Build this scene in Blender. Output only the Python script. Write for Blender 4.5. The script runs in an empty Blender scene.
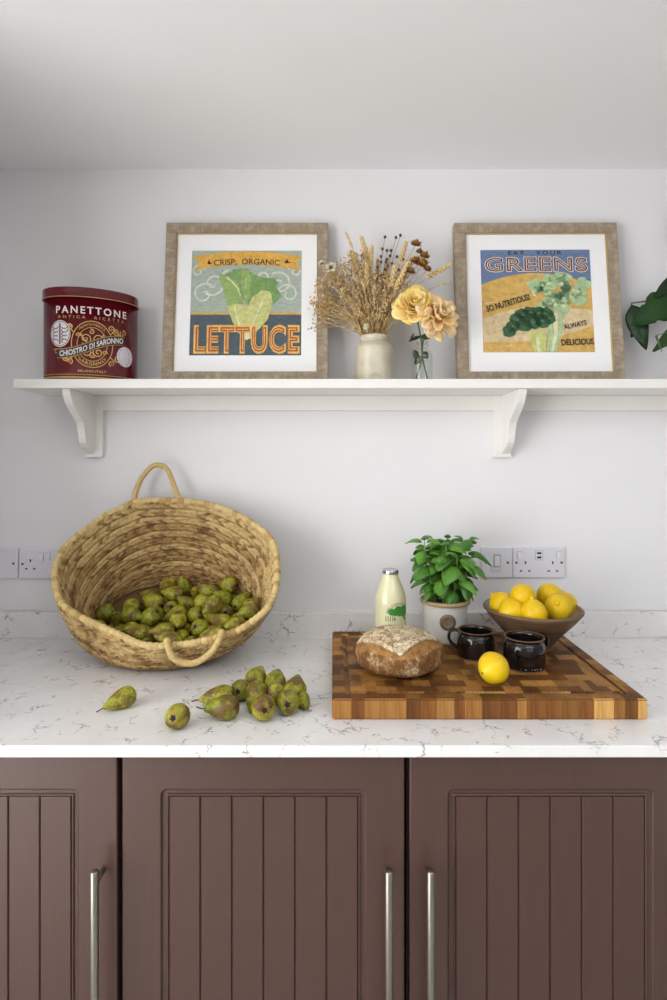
import bpy, bmesh, math, random
import numpy as np
from mathutils import Vector, Matrix, Quaternion, Euler

# ------------------------------------------------------------------ camera
F = 569.0            # focal length in pixels of a 667 x 1000 frame
CAM_Y, CAM_Z = -1.611, 1.398
HX, HY = 333.5, 460.0   # vanishing point of the depth lines
scene = bpy.context.scene
col = scene.collection
cam_data = bpy.data.cameras.new('camera')
cam = bpy.data.objects.new('camera', cam_data)
col.objects.link(cam)
cam.location = (0, CAM_Y, CAM_Z)
cam.rotation_euler = (math.pi / 2, 0, 0)
cam_data.sensor_fit = 'HORIZONTAL'
cam_data.sensor_width = 36.0
cam_data.lens = F / 667 * 36
cam_data.shift_y = -(500 - HY) / 667
cam_data.clip_start = 0.01
scene.camera = cam

# ------------------------------------------------------------------ light
scene.view_settings.view_transform = 'Standard'
scene.view_settings.look = 'None'
scene.view_settings.gamma = 1.0
scene.view_settings.use_curve_mapping = False
scene.view_settings.exposure = 0.40

ROOM = dict(x0=-1.55, x1=3.0, y0=-3.7, y1=0.0, z1=2.222)
WIN = dict(y0=-2.90, y1=-1.10, z0=0.12, z1=2.16)            # glazed garden doors in the left wall
WIN2 = dict(x0=0.2, x1=2.4, z0=1.30, z1=2.16)            # window in the wall behind the camera

world = bpy.data.worlds.new('sky')
scene.world = world
world.use_nodes = True
wn = world.node_tree
for n in list(wn.nodes):
    wn.nodes.remove(n)
w_out = wn.nodes.new('ShaderNodeOutputWorld')
w_bg = wn.nodes.new('ShaderNodeBackground')
w_bg.inputs[0].default_value = (0.80, 0.90, 1.0, 1)
w_bg.inputs[1].default_value = 0.5
wn.links.new(w_bg.outputs[0], w_out.inputs[0])


def area_light(name, loc, rot, sx, sy, power, color):
    l = bpy.data.lights.new(name, 'AREA')
    l.shape = 'RECTANGLE'
    l.size, l.size_y = sx, sy
    l.energy = power
    l.color = color
    o = bpy.data.objects.new(name, l)
    o.location = loc
    o.rotation_euler = rot
    col.objects.link(o)
    return o


# daylight entering through the two windows
area_light('window_daylight', (ROOM['x0'] - 0.06, (WIN['y0'] + WIN['y1']) / 2, (WIN['z0'] + WIN['z1']) / 2),
           (0, -math.pi / 2, 0), WIN['z1'] - WIN['z0'], WIN['y1'] - WIN['y0'], 60, (1.0, 0.985, 0.98))
area_light('garden_window_daylight', ((WIN2['x0'] + WIN2['x1']) / 2, ROOM['y0'] - 0.06, (WIN2['z0'] + WIN2['z1']) / 2),
           (math.pi / 2, 0, 0), WIN2['x1'] - WIN2['x0'], WIN2['z1'] - WIN2['z0'], 4, (0.97, 0.985, 1.0))


# unseen roof window, added to brighten the worktop and ceiling
SKY = dict(x0=0.2, x1=1.6, y0=-2.45, y1=-1.25)
area_light('added_roof_daylight', ((SKY['x0'] + SKY['x1']) / 2, (SKY['y0'] + SKY['y1']) / 2, ROOM['z1'] + 0.09),
           (0, 0, 0), SKY['x1'] - SKY['x0'], SKY['y1'] - SKY['y0'], 13, (0.965, 0.98, 1.0))
# sun added so its floor patch inside the garden doors bounces light up
sun = bpy.data.lights.new('sun', 'SUN')
sun.energy = 5.0
sun.angle = math.radians(1.0)
sun.color = (1.0, 0.99, 0.98)
sun_o = bpy.data.objects.new('sun', sun)
sun_o.rotation_euler = Vector((0.42, -0.25, -1.0)).to_track_quat('-Z', 'Y').to_euler()
col.objects.link(sun_o)


# ------------------------------------------------------------------ helpers
def P(px, py, y):
    """point at depth y behind pixel (px, py)"""
    d = y - CAM_Y
    return Vector(((px - HX) * d / F, y, CAM_Z - (py - HY) * d / F))


def PZ(px, py, z):
    """point at height z behind pixel (px, py)"""
    d = (CAM_Z - z) * F / (py - HY)
    return Vector(((px - HX) * d / F, CAM_Y + d, z))


def lin(c):
    c = c / 255.0
    return c / 12.92 if c <= 0.04045 else ((c + 0.055) / 1.055) ** 2.4


def C(r, g, b):
    return (lin(r), lin(g), lin(b), 1.0)


def mesh_obj(name, verts, faces, mat=None, parent=None, smooth=True):
    me = bpy.data.meshes.new(name)
    me.from_pydata([tuple(v) for v in verts], [], faces)
    return link_mesh(name, me, mat, parent, smooth)


def link_mesh(name, me, mat=None, parent=None, smooth=True):
    me.validate()
    if smooth:
        me.shade_smooth()
    if mat is not None and not me.materials:
        me.materials.append(mat)
    o = bpy.data.objects.new(name, me)
    col.objects.link(o)
    if parent is not None:
        o.parent = parent
    return o


def bm_obj(name, bm, mat=None, parent=None, smooth=False):
    bmesh.ops.recalc_face_normals(bm, faces=bm.faces)
    me = bpy.data.meshes.new(name)
    bm.to_mesh(me)
    bm.free()
    return link_mesh(name, me, mat, parent, smooth)


def tag(o, label, cat, group=None):
    o['label'] = label
    o['category'] = cat
    if group:
        o['group'] = group
    return o


def thing(name, label, cat, loc=(0, 0, 0), rot=(0, 0, 0), group=None):
    o = bpy.data.objects.new(name, None)
    o.empty_display_size = 0.02
    col.objects.link(o)
    o.location = loc
    o.rotation_euler = rot
    return tag(o, label, cat, group)


def structure(o):
    o['kind'] = 'structure'
    return o


def add_box(bm, x0, x1, y0, y1, z0, z1, bevel=0.0, seg=1):
    r = bmesh.ops.create_cube(bm, size=1.0)
    vs = r['verts']
    for v in vs:
        v.co = Vector((x0 + (v.co.x + .5) * (x1 - x0), y0 + (v.co.y + .5) * (y1 - y0), z0 + (v.co.z + .5) * (z1 - z0)))
    if bevel > 0:
        es = list({e for v in vs for e in v.link_edges})
        bmesh.ops.bevel(bm, geom=es, offset=bevel, segments=seg, affect='EDGES', profile=0.5)
    return vs


def box_obj(name, b, mat, parent=None, bevel=0.0, seg=1, smooth=False):
    bm = bmesh.new()
    add_box(bm, *b, bevel=bevel, seg=seg)
    return bm_obj(name, bm, mat, parent, smooth)


def lathe(profile, seg=48, ang0=0.0):
    verts, faces, rings = [], [], []
    for r, z in profile:
        if r < 1e-6:
            rings.append([len(verts)])
            verts.append((0, 0, z))
        else:
            rings.append(list(range(len(verts), len(verts) + seg)))
            for i in range(seg):
                a = 2 * math.pi * i / seg + ang0
                verts.append((r * math.cos(a), r * math.sin(a), z))
    for A, B in zip(rings, rings[1:]):
        for i in range(seg):
            j = (i + 1) % seg
            if len(A) == 1 and len(B) == 1:
                continue
            if len(A) == 1:
                faces.append((A[0], B[j], B[i]))
            elif len(B) == 1:
                faces.append((A[i], A[j], B[0]))
            else:
                faces.append((A[i], A[j], B[j], B[i]))
    return verts, faces


def smooth_profile(pts, n=6):
    """Catmull-Rom through a list of points"""
    pts = [np.array(p, float) for p in pts]
    out = []
    for i in range(len(pts) - 1):
        p0 = pts[max(i - 1, 0)]
        p1, p2 = pts[i], pts[i + 1]
        p3 = pts[min(i + 2, len(pts) - 1)]
        for k in range(n):
            t = k / n
            out.append(0.5 * ((2 * p1) + (-p0 + p2) * t + (2 * p0 - 5 * p1 + 4 * p2 - p3) * t * t + (-p0 + 3 * p1 - 3 * p2 + p3) * t ** 3))
    out.append(pts[-1])
    return out


def tube(path, rad, seg=10, closed=False, caps=True):
    """verts, faces of a tube along path; rad a number or a list"""
    path = [Vector(p) for p in path]
    n = len(path)
    if not hasattr(rad, '__len__'):
        rad = [rad] * n
    verts, faces = [], []
    up = None
    for i, p in enumerate(path):
        if closed:
            t = path[(i + 1) % n] - path[(i - 1) % n]
        else:
            t = path[min(i + 1, n - 1)] - path[max(i - 1, 0)]
        if t.length < 1e-9:
            t = Vector((0, 0, 1))
        t.normalize()
        if up is None:
            up = Vector((0, 0, 1)) if abs(t.z) < 0.9 else Vector((1, 0, 0))
        s = t.cross(up)
        if s.length < 1e-6:
            s = t.orthogonal()
        s.normalize()
        up = s.cross(t).normalized()
        for k in range(seg):
            a = 2 * math.pi * k / seg
            verts.append(p + (s * math.cos(a) + up * math.sin(a)) * rad[i])
    m = n if closed else n - 1
    for i in range(m):
        for k in range(seg):
            a, b = i * seg + k, i * seg + (k + 1) % seg
            j = (i + 1) % n
            c, d = j * seg + (k + 1) % seg, j * seg + k
            faces.append((a, b, c, d))
    if not closed and caps:
        faces.append(tuple(reversed(range(seg))))
        faces.append(tuple(range((n - 1) * seg, n * seg)))
    return verts, faces


class Soup:
    """collects pieces of one part"""
    def __init__(s):
        s.v, s.f = [], []

    def add(s, vf, M=None):
        v, f = vf
        o = len(s.v)
        s.v += [tuple(M @ Vector(p)) if M is not None else tuple(p) for p in v]
        s.f += [tuple(i + o for i in q) for q in f]
        return s

    def obj(s, name, mat, parent=None, smooth=True):
        return mesh_obj(name, s.v, s.f, mat, parent, smooth)


def blob(r=(1, 1, 1), c=(0, 0, 0), u=8, v=6):
    prof = [(math.sin(math.pi * i / v), -math.cos(math.pi * i / v)) for i in range(v + 1)]
    prof[0] = (0, -1)
    prof[-1] = (0, 1)
    vs, fs = lathe(prof, u)
    return [(c[0] + x * r[0], c[1] + y * r[1], c[2] + z * r[2]) for x, y, z in vs], fs


def rounded_rect(x0, x1, z0, z1, r, n=5):
    out = []
    for cx, cz, a0 in ((x1 - r, z1 - r, 0), (x0 + r, z1 - r, 90), (x0 + r, z0 + r, 180), (x1 - r, z0 + r, 270)):
        for i in range(n + 1):
            a = math.radians(a0 + 90 * i / n)
            out.append((cx + r * math.cos(a), cz + r * math.sin(a)))
    return out


def loops_mesh(loops, cap_first=False, cap_last=False):
    verts, faces = [], []
    n = len(loops[0])
    for L in loops:
        verts += L
    for a in range(len(loops) - 1):
        for i in range(n):
            j = (i + 1) % n
            faces.append((a * n + i, a * n + j, (a + 1) * n + j, (a + 1) * n + i))
    if cap_first:
        faces.append(tuple(reversed(range(n))))
    if cap_last:
        faces.append(tuple(range((len(loops) - 1) * n, len(loops) * n)))
    return verts, faces


def text_mesh(s, size, offset=0.0, align='CENTER', spacing=1.0, shear=0.0, subdiv=0):
    """lettering as a flat mesh in the local xy plane"""
    cu = bpy.data.curves.new('lettering', 'FONT')
    cu.body = s
    cu.size = size
    cu.align_x = align
    cu.offset = offset
    cu.space_character = spacing
    cu.shear = shear
    cu.resolution_u = 3
    cu.fill_mode = 'FRONT'
    o = bpy.data.objects.new('lettering', cu)
    col.objects.link(o)
    dg = bpy.context.evaluated_depsgraph_get()
    me = bpy.data.meshes.new_from_object(o.evaluated_get(dg))
    bpy.data.objects.remove(o)
    bpy.data.curves.remove(cu)
    bm = bmesh.new()
    bm.from_mesh(me)
    bpy.data.meshes.remove(me)
    if subdiv:
        bmesh.ops.triangulate(bm, faces=bm.faces)
        for _ in range(subdiv):
            es = [e for e in bm.edges if e.calc_length() > size * 0.25]
            if es:
                bmesh.ops.subdivide_edges(bm, edges=es, cuts=1)
                bmesh.ops.triangulate(bm, faces=bm.faces)
    vs = [v.co.copy() for v in bm.verts]
    bm.verts.index_update()
    fs = [tuple(v.index for v in f.verts) for f in bm.faces]
    bm.free()
    return vs, fs


def fit_text(s, w, h=None, **kw):
    """lettering scaled to a width (and height), centred on 0,0"""
    vs, fs = text_mesh(s, 1.0, **kw)
    xs = [v.x for v in vs]
    ys = [v.y for v in vs]
    sx = w / (max(xs) - min(xs))
    sy = h / (max(ys) - min(ys)) if h else sx
    cx, cy = (max(xs) + min(xs)) / 2, (max(ys) + min(ys)) / 2
    return [((v.x - cx) * sx, (v.y - cy) * sy) for v in vs], fs


# ------------------------------------------------------------------ materials
class Mat:
    def __init__(s, name, color=(0.8, 0.8, 0.8, 1), rough=0.5, metal=0.0, spec=0.5, **kw):
        s.m = bpy.data.materials.new(name)
        s.m.use_nodes = True
        s.nt = s.m.node_tree
        s.b = s.nt.nodes['Principled BSDF']
        s.b.inputs['Base Color'].default_value = color
        s.b.inputs['Roughness'].default_value = rough
        s.b.inputs['Metallic'].default_value = metal
        s.b.inputs['Specular IOR Level'].default_value = spec
        for k, v in kw.items():
            s.b.inputs[k].default_value = v
        s._tc = None

    def n(s, t, **kw):
        nd = s.nt.nodes.new(t)
        for k, v in kw.items():
            setattr(nd, k, v)
        return nd

    def l(s, a, b):
        s.nt.links.new(a, b)
        return s

    def coord(s, scale=(1, 1, 1), kind='Object', rot=(0, 0, 0)):
        if s._tc is None:
            s._tc = s.n('ShaderNodeTexCoord')
        mp = s.n('ShaderNodeMapping')
        mp.inputs['Scale'].default_value = scale
        mp.inputs['Rotation'].default_value = rot
        s.l(s._tc.outputs[kind], mp.inputs[0])
        return mp.outputs[0]

    def noise(s, vec, scale=5, detail=4, rough=0.5, dist=0.0):
        t = s.n('ShaderNodeTexNoise')
        t.inputs['Scale'].default_value = scale
        t.inputs['Detail'].default_value = detail
        t.inputs['Roughness'].default_value = rough
        t.inputs['Distortion'].default_value = dist
        if vec is not None:
            s.l(vec, t.inputs['Vector'])
        return t.outputs['Fac']

    def ramp(s, fac, stops, interp='LINEAR'):
        r = s.n('ShaderNodeValToRGB')
        r.color_ramp.interpolation = interp
        e = r.color_ramp.elements
        while len(e) < len(stops):
            e.new(0.5)
        for el, (p, c) in zip(e, stops):
            el.position = p
            el.color = c if hasattr(c, '__len__') else (c, c, c, 1)
        s.l(fac, r.inputs[0])
        return r.outputs[0]

    def mix(s, fac, a, b, mode='MIX'):
        m = s.n('ShaderNodeMix', data_type='RGBA', blend_type=mode)
        for sock, v in ((m.inputs[0], fac), (m.inputs[6], a), (m.inputs[7], b)):
            if hasattr(v, 'links') or hasattr(v, 'is_linked'):
                s.l(v, sock)
            else:
                sock.default_value = v
        return m.outputs[2]

    def math(s, op, a, b=0.0):
        m = s.n('ShaderNodeMath', operation=op)
        for sock, v in ((m.inputs[0], a), (m.inputs[1], b)):
            if hasattr(v, 'is_linked'):
                s.l(v, sock)
            else:
                sock.default_value = v
        return m.outputs[0]

    def color(s, sock):
        s.l(sock, s.b.inputs['Base Color'])
        return s

    def rough(s, sock):
        s.l(sock, s.b.inputs['Roughness'])
        return s

    def bump(s, fac, strength=0.3, dist=0.002):
        b = s.n('ShaderNodeBump')
        b.inputs['Strength'].default_value = strength
        b.inputs['Distance'].default_value = dist
        s.l(fac, b.inputs['Height'])
        s.l(b.outputs[0], s.b.inputs['Normal'])
        return s

    def rand(s):
        return s.n('ShaderNodeObjectInfo').outputs['Random']


def plain(name, c, rough=0.5, metal=0.0, spec=0.5, var=0.06, scale=40, bump=0.0, **kw):
    m = Mat(name, c, rough, metal, spec, **kw)
    f = m.noise(m.coord(), scale, 3)
    a = tuple(max(0, x * (1 - var)) for x in c[:3]) + (1,)
    b = tuple(min(1, x * (1 + var)) for x in c[:3]) + (1,)
    m.color(m.ramp(f, [(0.3, a), (0.7, b)]))
    if bump:
        m.bump(f, bump, 0.001)
    return m.m


def wall_mat(name, c, var=0.02):
    m = Mat(name, c, 0.75, spec=0.25)
    f = m.noise(m.coord(kind='Object'), 3.0, 5, 0.6)
    g = m.noise(m.coord(kind='Object'), 160.0, 3, 0.6)
    m.color(m.ramp(f, [(0.3, tuple(x * (1 - var) for x in c[:3]) + (1,)), (0.7, c)]))
    m.bump(g, 0.12, 0.0008)
    return m.m


M = {}
M['wall'] = wall_mat('wall_paint', C(236, 235, 236))
M['ceiling'] = wall_mat('ceiling_paint', C(243, 243, 244))
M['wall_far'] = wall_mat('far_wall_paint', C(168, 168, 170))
M['shelf'] = plain('shelf_paint', C(238, 236, 231), 0.4, var=0.015, scale=12)
M['white_plastic'] = plain('white_plastic', C(226, 225, 232), 0.35, var=0.01)
M['white_frame'] = plain('window_paint', C(235, 235, 232), 0.4, var=0.01)
M['dark'] = plain('dark_slot', C(38, 34, 34), 0.6)
M['screw'] = plain('brass_screw', C(110, 95, 80), 0.4, 0.7)
M['sealant'] = plain('sealant', C(235, 234, 230), 0.5, var=0.01)

# pale stone floor
m = Mat('floor_stone', C(205, 200, 192), 0.5)
f = m.noise(m.coord(), 4, 5, 0.6, 0.4)
m.color(m.ramp(f, [(0.3, C(176, 172, 167)), (0.7, C(190, 186, 181))]))
M['floor'] = m.m

# white quartz with sparse grey scribbles
m = Mat('quartz', C(226, 223, 220), 0.22, spec=0.5)
co = m.coord()
nz = m.n('ShaderNodeTexNoise')
nz.inputs['Scale'].default_value = 38
nz.inputs['Detail'].default_value = 5
m.l(co, nz.inputs['Vector'])
va = m.n('ShaderNodeVectorMath', operation='SCALE')
va.inputs['Scale'].default_value = 0.04
m.l(nz.outputs['Color'], va.inputs[0])
vb = m.n('ShaderNodeVectorMath', operation='ADD')
m.l(co, vb.inputs[0])
m.l(va.outputs[0], vb.inputs[1])
vo = m.n('ShaderNodeTexVoronoi', feature='DISTANCE_TO_EDGE')
vo.inputs['Scale'].default_value = 25
m.l(vb.outputs[0], vo.inputs['Vector'])
vein = m.ramp(vo.outputs['Distance'], [(0.0, 1.0), (0.055, 0.0)])
mask = m.ramp(m.noise(co, 19, 4, 0.65), [(0.515, 0.0), (0.60, 0.9)])
vm = m.math('MULTIPLY', vein, mask)
speck = m.ramp(m.noise(co, 120, 3, 0.7), [(0.42, 0.35), (0.60, 1.0)])
vm = m.math('MULTIPLY', vm, speck)
cloud = m.ramp(m.noise(co, 9, 5, 0.6), [(0.35, C(230, 228, 226)), (0.7, C(240, 239, 237))])
m.color(m.mix(vm, cloud, C(84, 78, 76)))
M['quartz'] = m.m

# satin mushroom-brown door paint
m = Mat('door_paint', C(78, 52, 43), 0.36, spec=0.75)
f = m.noise(m.coord((30, 30, 1.2)), 6, 4, 0.6)
m.color(m.ramp(f, [(0.3, C(72, 47, 39)), (0.7, C(78, 52, 43))]))
m.bump(f, 0.05, 0.0005)
M['door'] = m.m
M['carcass'] = plain('carcass_board', C(60, 42, 36), 0.6)
M['steel'] = plain('brushed_steel', C(158, 154, 142), 0.38, 1.0, var=0.03, scale=200)

# driftwood picture frame
m = Mat('driftwood', C(160, 142, 120), 0.65)
f = m.noise(m.coord((6, 6, 60)), 6, 5, 0.65, 0.6)
g = m.noise(m.coord(), 38, 4, 0.7)
cc = m.mix(m.ramp(g, [(0.45, 0.0), (0.75, 1.0)]), m.ramp(f, [(0.25, C(120, 103, 84)), (0.55, C(160, 143, 121)), (0.8, C(180, 165, 144))]), C(190, 176, 155))
m.color(cc).bump(f, 0.35, 0.001)
M['driftwood'] = m.m
m = Mat('driftwood_upright', C(160, 142, 120), 0.65)
f = m.noise(m.coord((60, 6, 6)), 6, 5, 0.65, 0.6)
g = m.noise(m.coord(), 38, 4, 0.7)
cc = m.mix(m.ramp(g, [(0.45, 0.0), (0.75, 1.0)]), m.ramp(f, [(0.25, C(120, 103, 84)), (0.55, C(160, 143, 121)), (0.8, C(180, 165, 144))]), C(190, 176, 155))
m.color(cc).bump(f, 0.35, 0.001)
M['driftwood_up'] = m.m
M['gilt'] = plain('gilt_slip', C(186, 160, 112), 0.45, 0.3)
M['mount'] = plain('white_mount', C(250, 250, 250), 0.8, var=0.005, spec=0.2)


def print_mat(name, c, var=0.10, scale=60, stretch=(1, 1, 1)):
    m = Mat(name, c, 0.7, spec=0.2)
    f = m.noise(m.coord(stretch), scale, 5, 0.7)
    a = tuple(max(0, x * (1 - 2 * var)) for x in c[:3]) + (1,)
    b = tuple(min(1, x * (1 + var)) for x in c[:3]) + (1,)
    m.color(m.ramp(f, [(0.3, a), (0.65, b)]))
    return m.m


def glass_mat(name, tint=(1, 1, 1, 1), rough=0.02, edge=0.6, face=0.04):
    """thin clear pane: see-through plus a mirror sheen that grows at grazing angles"""
    m = bpy.data.materials.new(name)
    m.use_nodes = True
    nt = m.node_tree
    for n in list(nt.nodes):
        nt.nodes.remove(n)
    out = nt.nodes.new('ShaderNodeOutputMaterial')
    tr = nt.nodes.new('ShaderNodeBsdfTransparent')
    tr.inputs[0].default_value = tint
    gl = nt.nodes.new('ShaderNodeBsdfGlossy')
    gl.inputs['Roughness'].default_value = rough
    lw = nt.nodes.new('ShaderNodeLayerWeight')
    lw.inputs[0].default_value = 0.5
    pw = nt.nodes.new('ShaderNodeMath')
    pw.operation = 'POWER'
    pw.inputs[1].default_value = 4.0
    nt.links.new(lw.outputs['Facing'], pw.inputs[0])
    fr = nt.nodes.new('ShaderNodeMath')
    fr.operation = 'MULTIPLY_ADD'
    fr.inputs[1].default_value = edge
    fr.inputs[2].default_value = face
    nt.links.new(pw.outputs[0], fr.inputs[0])
    mx = nt.nodes.new('ShaderNodeMixShader')
    nt.links.new(fr.outputs[0], mx.inputs[0])
    nt.links.new(tr.outputs[0], mx.inputs[1])
    nt.links.new(gl.outputs[0], mx.inputs[2])
    nt.links.new(mx.outputs[0], out.inputs[0])
    return m


M['pane'] = glass_mat('picture_glass', rough=0.15, edge=0.3, face=0.012)
M['bottle_glass'] = glass_mat('bottle_glass', (0.95, 0.97, 0.955, 1), edge=0.5, face=0.05)
M['window_glass'] = glass_mat('window_glass')
# ------------------------------------------------------------------ room
x0, x1, y0, y1, zc = ROOM['x0'], ROOM['x1'], ROOM['y0'], ROOM['y1'], ROOM['z1']
T = 0.12
structure(box_obj('floor', (x0 - T, x1 + T, y0 - T, y1 + T, -T, 0), M['floor']))
bm = bmesh.new()
for b_ in ((x0 - T, SKY['x0'], y0 - T, y1 + T), (SKY['x1'], x1 + T, y0 - T, y1 + T), (SKY['x0'], SKY['x1'], y0 - T, SKY['y0']), (SKY['x0'], SKY['x1'], SKY['y1'], y1 + T)):
    add_box(bm, *b_, zc, zc + T)
structure(bm_obj('ceiling', bm, M['ceiling']))
structure(box_obj('wall_back', (x0 - T, x1 + T, 0, T, 0, zc), M['wall']))
structure(box_obj('wall_right', (x1, x1 + T, y0, 0, 0, zc), M['wall_far']))


def wall_with_hole(name, axis, a, b, c, d, h, mat='wall'):
    """wall spanning a..b along the axis, thickness c..d, opening h=(lo, hi, zlo, zhi)"""
    bm = bmesh.new()
    for lo, hi, zl, zh in ((a, h[0], 0, zc), (h[1], b, 0, zc), (h[0], h[1], 0, h[2]), (h[0], h[1], h[3], zc)):
        if axis == 'y':
            add_box(bm, c, d, lo, hi, zl, zh)
        else:
            add_box(bm, lo, hi, c, d, zl, zh)
    return structure(bm_obj(name, bm, M[mat]))


wall_with_hole('wall_left', 'y', y0, 0, x0 - T, x0, (WIN['y0'], WIN['y1'], WIN['z0'], WIN['z1']))
# unseen pier at the worktop end, deepened to shade the left wall
structure(box_obj('wall_pier', (x0, -0.97, -0.80, 0, 0, zc), M['wall']))
wall_with_hole('wall_front', 'x', x0 - T, x1 + T, y0 - T, y0, (WIN2['x0'], WIN2['x1'], WIN2['z0'], WIN2['z1']), 'wall_far')


def window(name, axis, lo, hi, zl, zh, pos):
    root = structure(bpy.data.objects.new(name, None))
    col.objects.link(root)
    bm = bmesh.new()
    w = 0.05

    def bx(a, b, z0_, z1_):
        if axis == 'y':
            add_box(bm, pos, pos + 0.05, a, b, z0_, z1_)
        else:
            add_box(bm, a, b, pos, pos + 0.05, z0_, z1_)
    bx(lo, lo + w, zl, zh)
    bx(hi - w, hi, zl, zh)
    bx(lo + w, hi - w, zl, zl + w)
    bx(lo + w, hi - w, zh - w, zh)
    mid = (lo + hi) / 2
    bx(mid - w / 2, mid + w / 2, zl + w, zh - w)
    bm_obj('window_frame', bm, M['white_frame'], root)
    for a, b in ((lo + w, mid - w / 2), (mid + w / 2, hi - w)):
        if axis == 'y':
            box_obj('pane', (pos + 0.022, pos + 0.026, a, b, zl + w, zh - w), M['window_glass'], root)
        else:
            box_obj('pane', (a, b, pos + 0.022, pos + 0.026, zl + w, zh - w), M['window_glass'], root)


window('window_1', 'y', WIN['y0'], WIN['y1'], WIN['z0'], WIN['z1'], x0 - 0.055)
window('window_2', 'x', WIN2['x0'], WIN2['x1'], WIN2['z0'], WIN2['z1'], y0 - 0.055)

rw = structure(bpy.data.objects.new('added_roof_window', None))  # frame and pane for the added roof window
col.objects.link(rw)
bm = bmesh.new()
q = .05
for b_ in ((SKY['x0'], SKY['x0'] + q, SKY['y0'], SKY['y1']), (SKY['x1'] - q, SKY['x1'], SKY['y0'], SKY['y1']), (SKY['x0'] + q, SKY['x1'] - q, SKY['y0'], SKY['y0'] + q), (SKY['x0'] + q, SKY['x1'] - q, SKY['y1'] - q, SKY['y1'])):
    add_box(bm, *b_, zc + .02, zc + .07)
bm_obj('window_frame', bm, M['white_frame'], rw)
box_obj('pane', (SKY['x0'] + q, SKY['x1'] - q, SKY['y0'] + q, SKY['y1'] - q, zc + .04, zc + .044), M['window_glass'], rw)

# ------------------------------------------------------------------ worktop
WT = 0.900
W_FRONT = -0.619
o = box_obj('worktop', (-0.97, 1.165, W_FRONT, 0.0, WT - 0.021, WT), M['quartz'], None, 0.0016, 2)
tag(o, 'white quartz worktop with fine grey veining over brown cabinets', 'worktop')
up = thing('worktop_upstand', 'low white veined quartz upstand along wall behind worktop', 'upstand', (0, 0, WT))
box_obj('slab', (-0.97, 1.165, -0.020, 0.0, 0.0, 0.071), M['quartz'], up, 0.0012)
sb = Soup()
sb.add(tube([(-0.97, -0.0205, 0.0008), (1.165, -0.0205, 0.0008)], 0.0019, 8))  # lower bead also stands for a thin highlight, in white, along the joint
sb.add(tube([(-0.97, -0.0015, 0.0712), (1.165, -0.0015, 0.0712)], 0.0022, 8))
sb.obj('sealant_highlight_bead', M['sealant'], up)

# ------------------------------------------------------------------ cabinets
DY = -0.597           # face of the doors
DT, DB = 0.8765, 0.150


def make_cabinet(dx, handle_x, label):
    xa, xb = -0.3765 + dx, 0.1265 + dx
    root = thing('base_cabinet', label, 'cabinet', ((xa + xb) / 2, -0.30, 0), group='brown base cabinets')
    ox, oy = (xa + xb) / 2, -0.30
    xa, xb = xa - ox, xb - ox
    dy = DY - oy
    bm = bmesh.new()
    add_box(bm, xa - 0.003, xb + 0.003, dy + 0.023, 0.278, 0.15, 0.878)
    add_box(bm, xa - 0.003, xb + 0.003, dy + 0.065, 0.278, 0.0, 0.15)
    bm_obj('carcass', bm, M['carcass'], root)

    # door slab with a routed border
    def L(ins, r, y, z=None):
        return [(p[0], y, p[1]) for p in rounded_rect(xa + ins[0], xb - ins[0], DB + ins[1], DT - ins[1], r)]
    ix, iz = 0.067, 0.064
    loops = [L((0, 0), .0015, dy + .022), L((0, 0), .0015, dy + .0025), L((.0008, .0008), .002, dy + .0008), L((.0025, .0025), .003, dy),
             L((ix, iz), .013, dy), L((ix + .0012, iz + .0012), .012, dy + .0005), L((ix + .0026, iz + .0026), .0105, dy + .0020),
             L((ix + .0034, iz + .0034), .0098, dy + .0042), L((ix + .0048, iz + .0048), .0085, dy + .0050), L((ix + .0118, iz + .0118), .002, dy + .0050)]
    v, f = loops_mesh(loops, True, True)
    door = mesh_obj('door', v, f, M['door'], root, False)
    # raised bead round the boards
    bx_, bz_ = ix + 0.0112, iz + 0.0112
    prof = [(0, .0055), (.0004, .0030), (.0014, .0018), (.0026, .0018), (.0036, .0028), (.0042, .0055)]
    loops = [[(p[0], dy + yy, p[1]) for p in rounded_rect(xa + bx_ + q, xb - bx_ - q, DB + bz_ + q, DT - bz_ - q, .001, 2)] for q, yy in prof]
    v, f = loops_mesh(loops)
    mesh_obj('bead', v, f, M['door'], door, False)
    # six boards
    pa, pb = xa + bx_ + .0043, xb - bx_ - .0043
    za, zb = DB + bz_ + .0043, DT - bz_ - .0043
    w = (pb - pa) / 6
    sec = [(0, .0060), (.0004, .0040), (.0022, .0016), (w - .0022, .0016), (w - .0004, .0040), (w, .0060)]
    va = [(q - w / 2, yy, z) for z in (0, zb - za) for q, yy in sec]
    fa = [(i, i + 1, i + 7, i + 6) for i in range(5)] + [(0, 1, 2, 3, 4, 5), (11, 10, 9, 8, 7, 6)]
    me = bpy.data.meshes.new('plank')
    me.from_pydata(va, [], fa)
    me.materials.append(M['door'])
    for i in range(6):
        pl = bpy.data.objects.new('plank', me)
        pl.location = (pa + (i + .5) * w, dy, za)
        col.objects.link(pl)
        pl.parent = door
    # bar handle
    hx = handle_x - ox
    hz0, hz1 = 0.335, 0.692
    s = Soup()
    s.add(tube([(hx, dy - .036, hz0), (hx, dy - .036, hz0 + .0015), (hx, dy - .036, hz1 - .0015), (hx, dy - .036, hz1)], [.0058, .0070, .0070, .0058], 18))
    for z in (hz0 + .028, hz1 - .024):
        s.add(tube([(hx, dy - .036, z), (hx, dy + .001, z)], .0050, 14))
    h = s.obj('handle', M['steel'], door)
    h['label'] = 'brushed steel bar handle'
    return root


make_cabinet(-0.512, -0.4105, 'brown panelled cabinet with handle, directly below the straw basket')
make_cabinet(0.0, 0.0955, 'brown panelled cabinet between two others, its handle near right edge')
make_cabinet(0.512, 0.1675, 'brown panelled cabinet beneath the lemon bowl, handle near left edge')
make_cabinet(1.024, 1.1195, 'brown panelled cabinet closing the worktop run past the chopping board')

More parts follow.
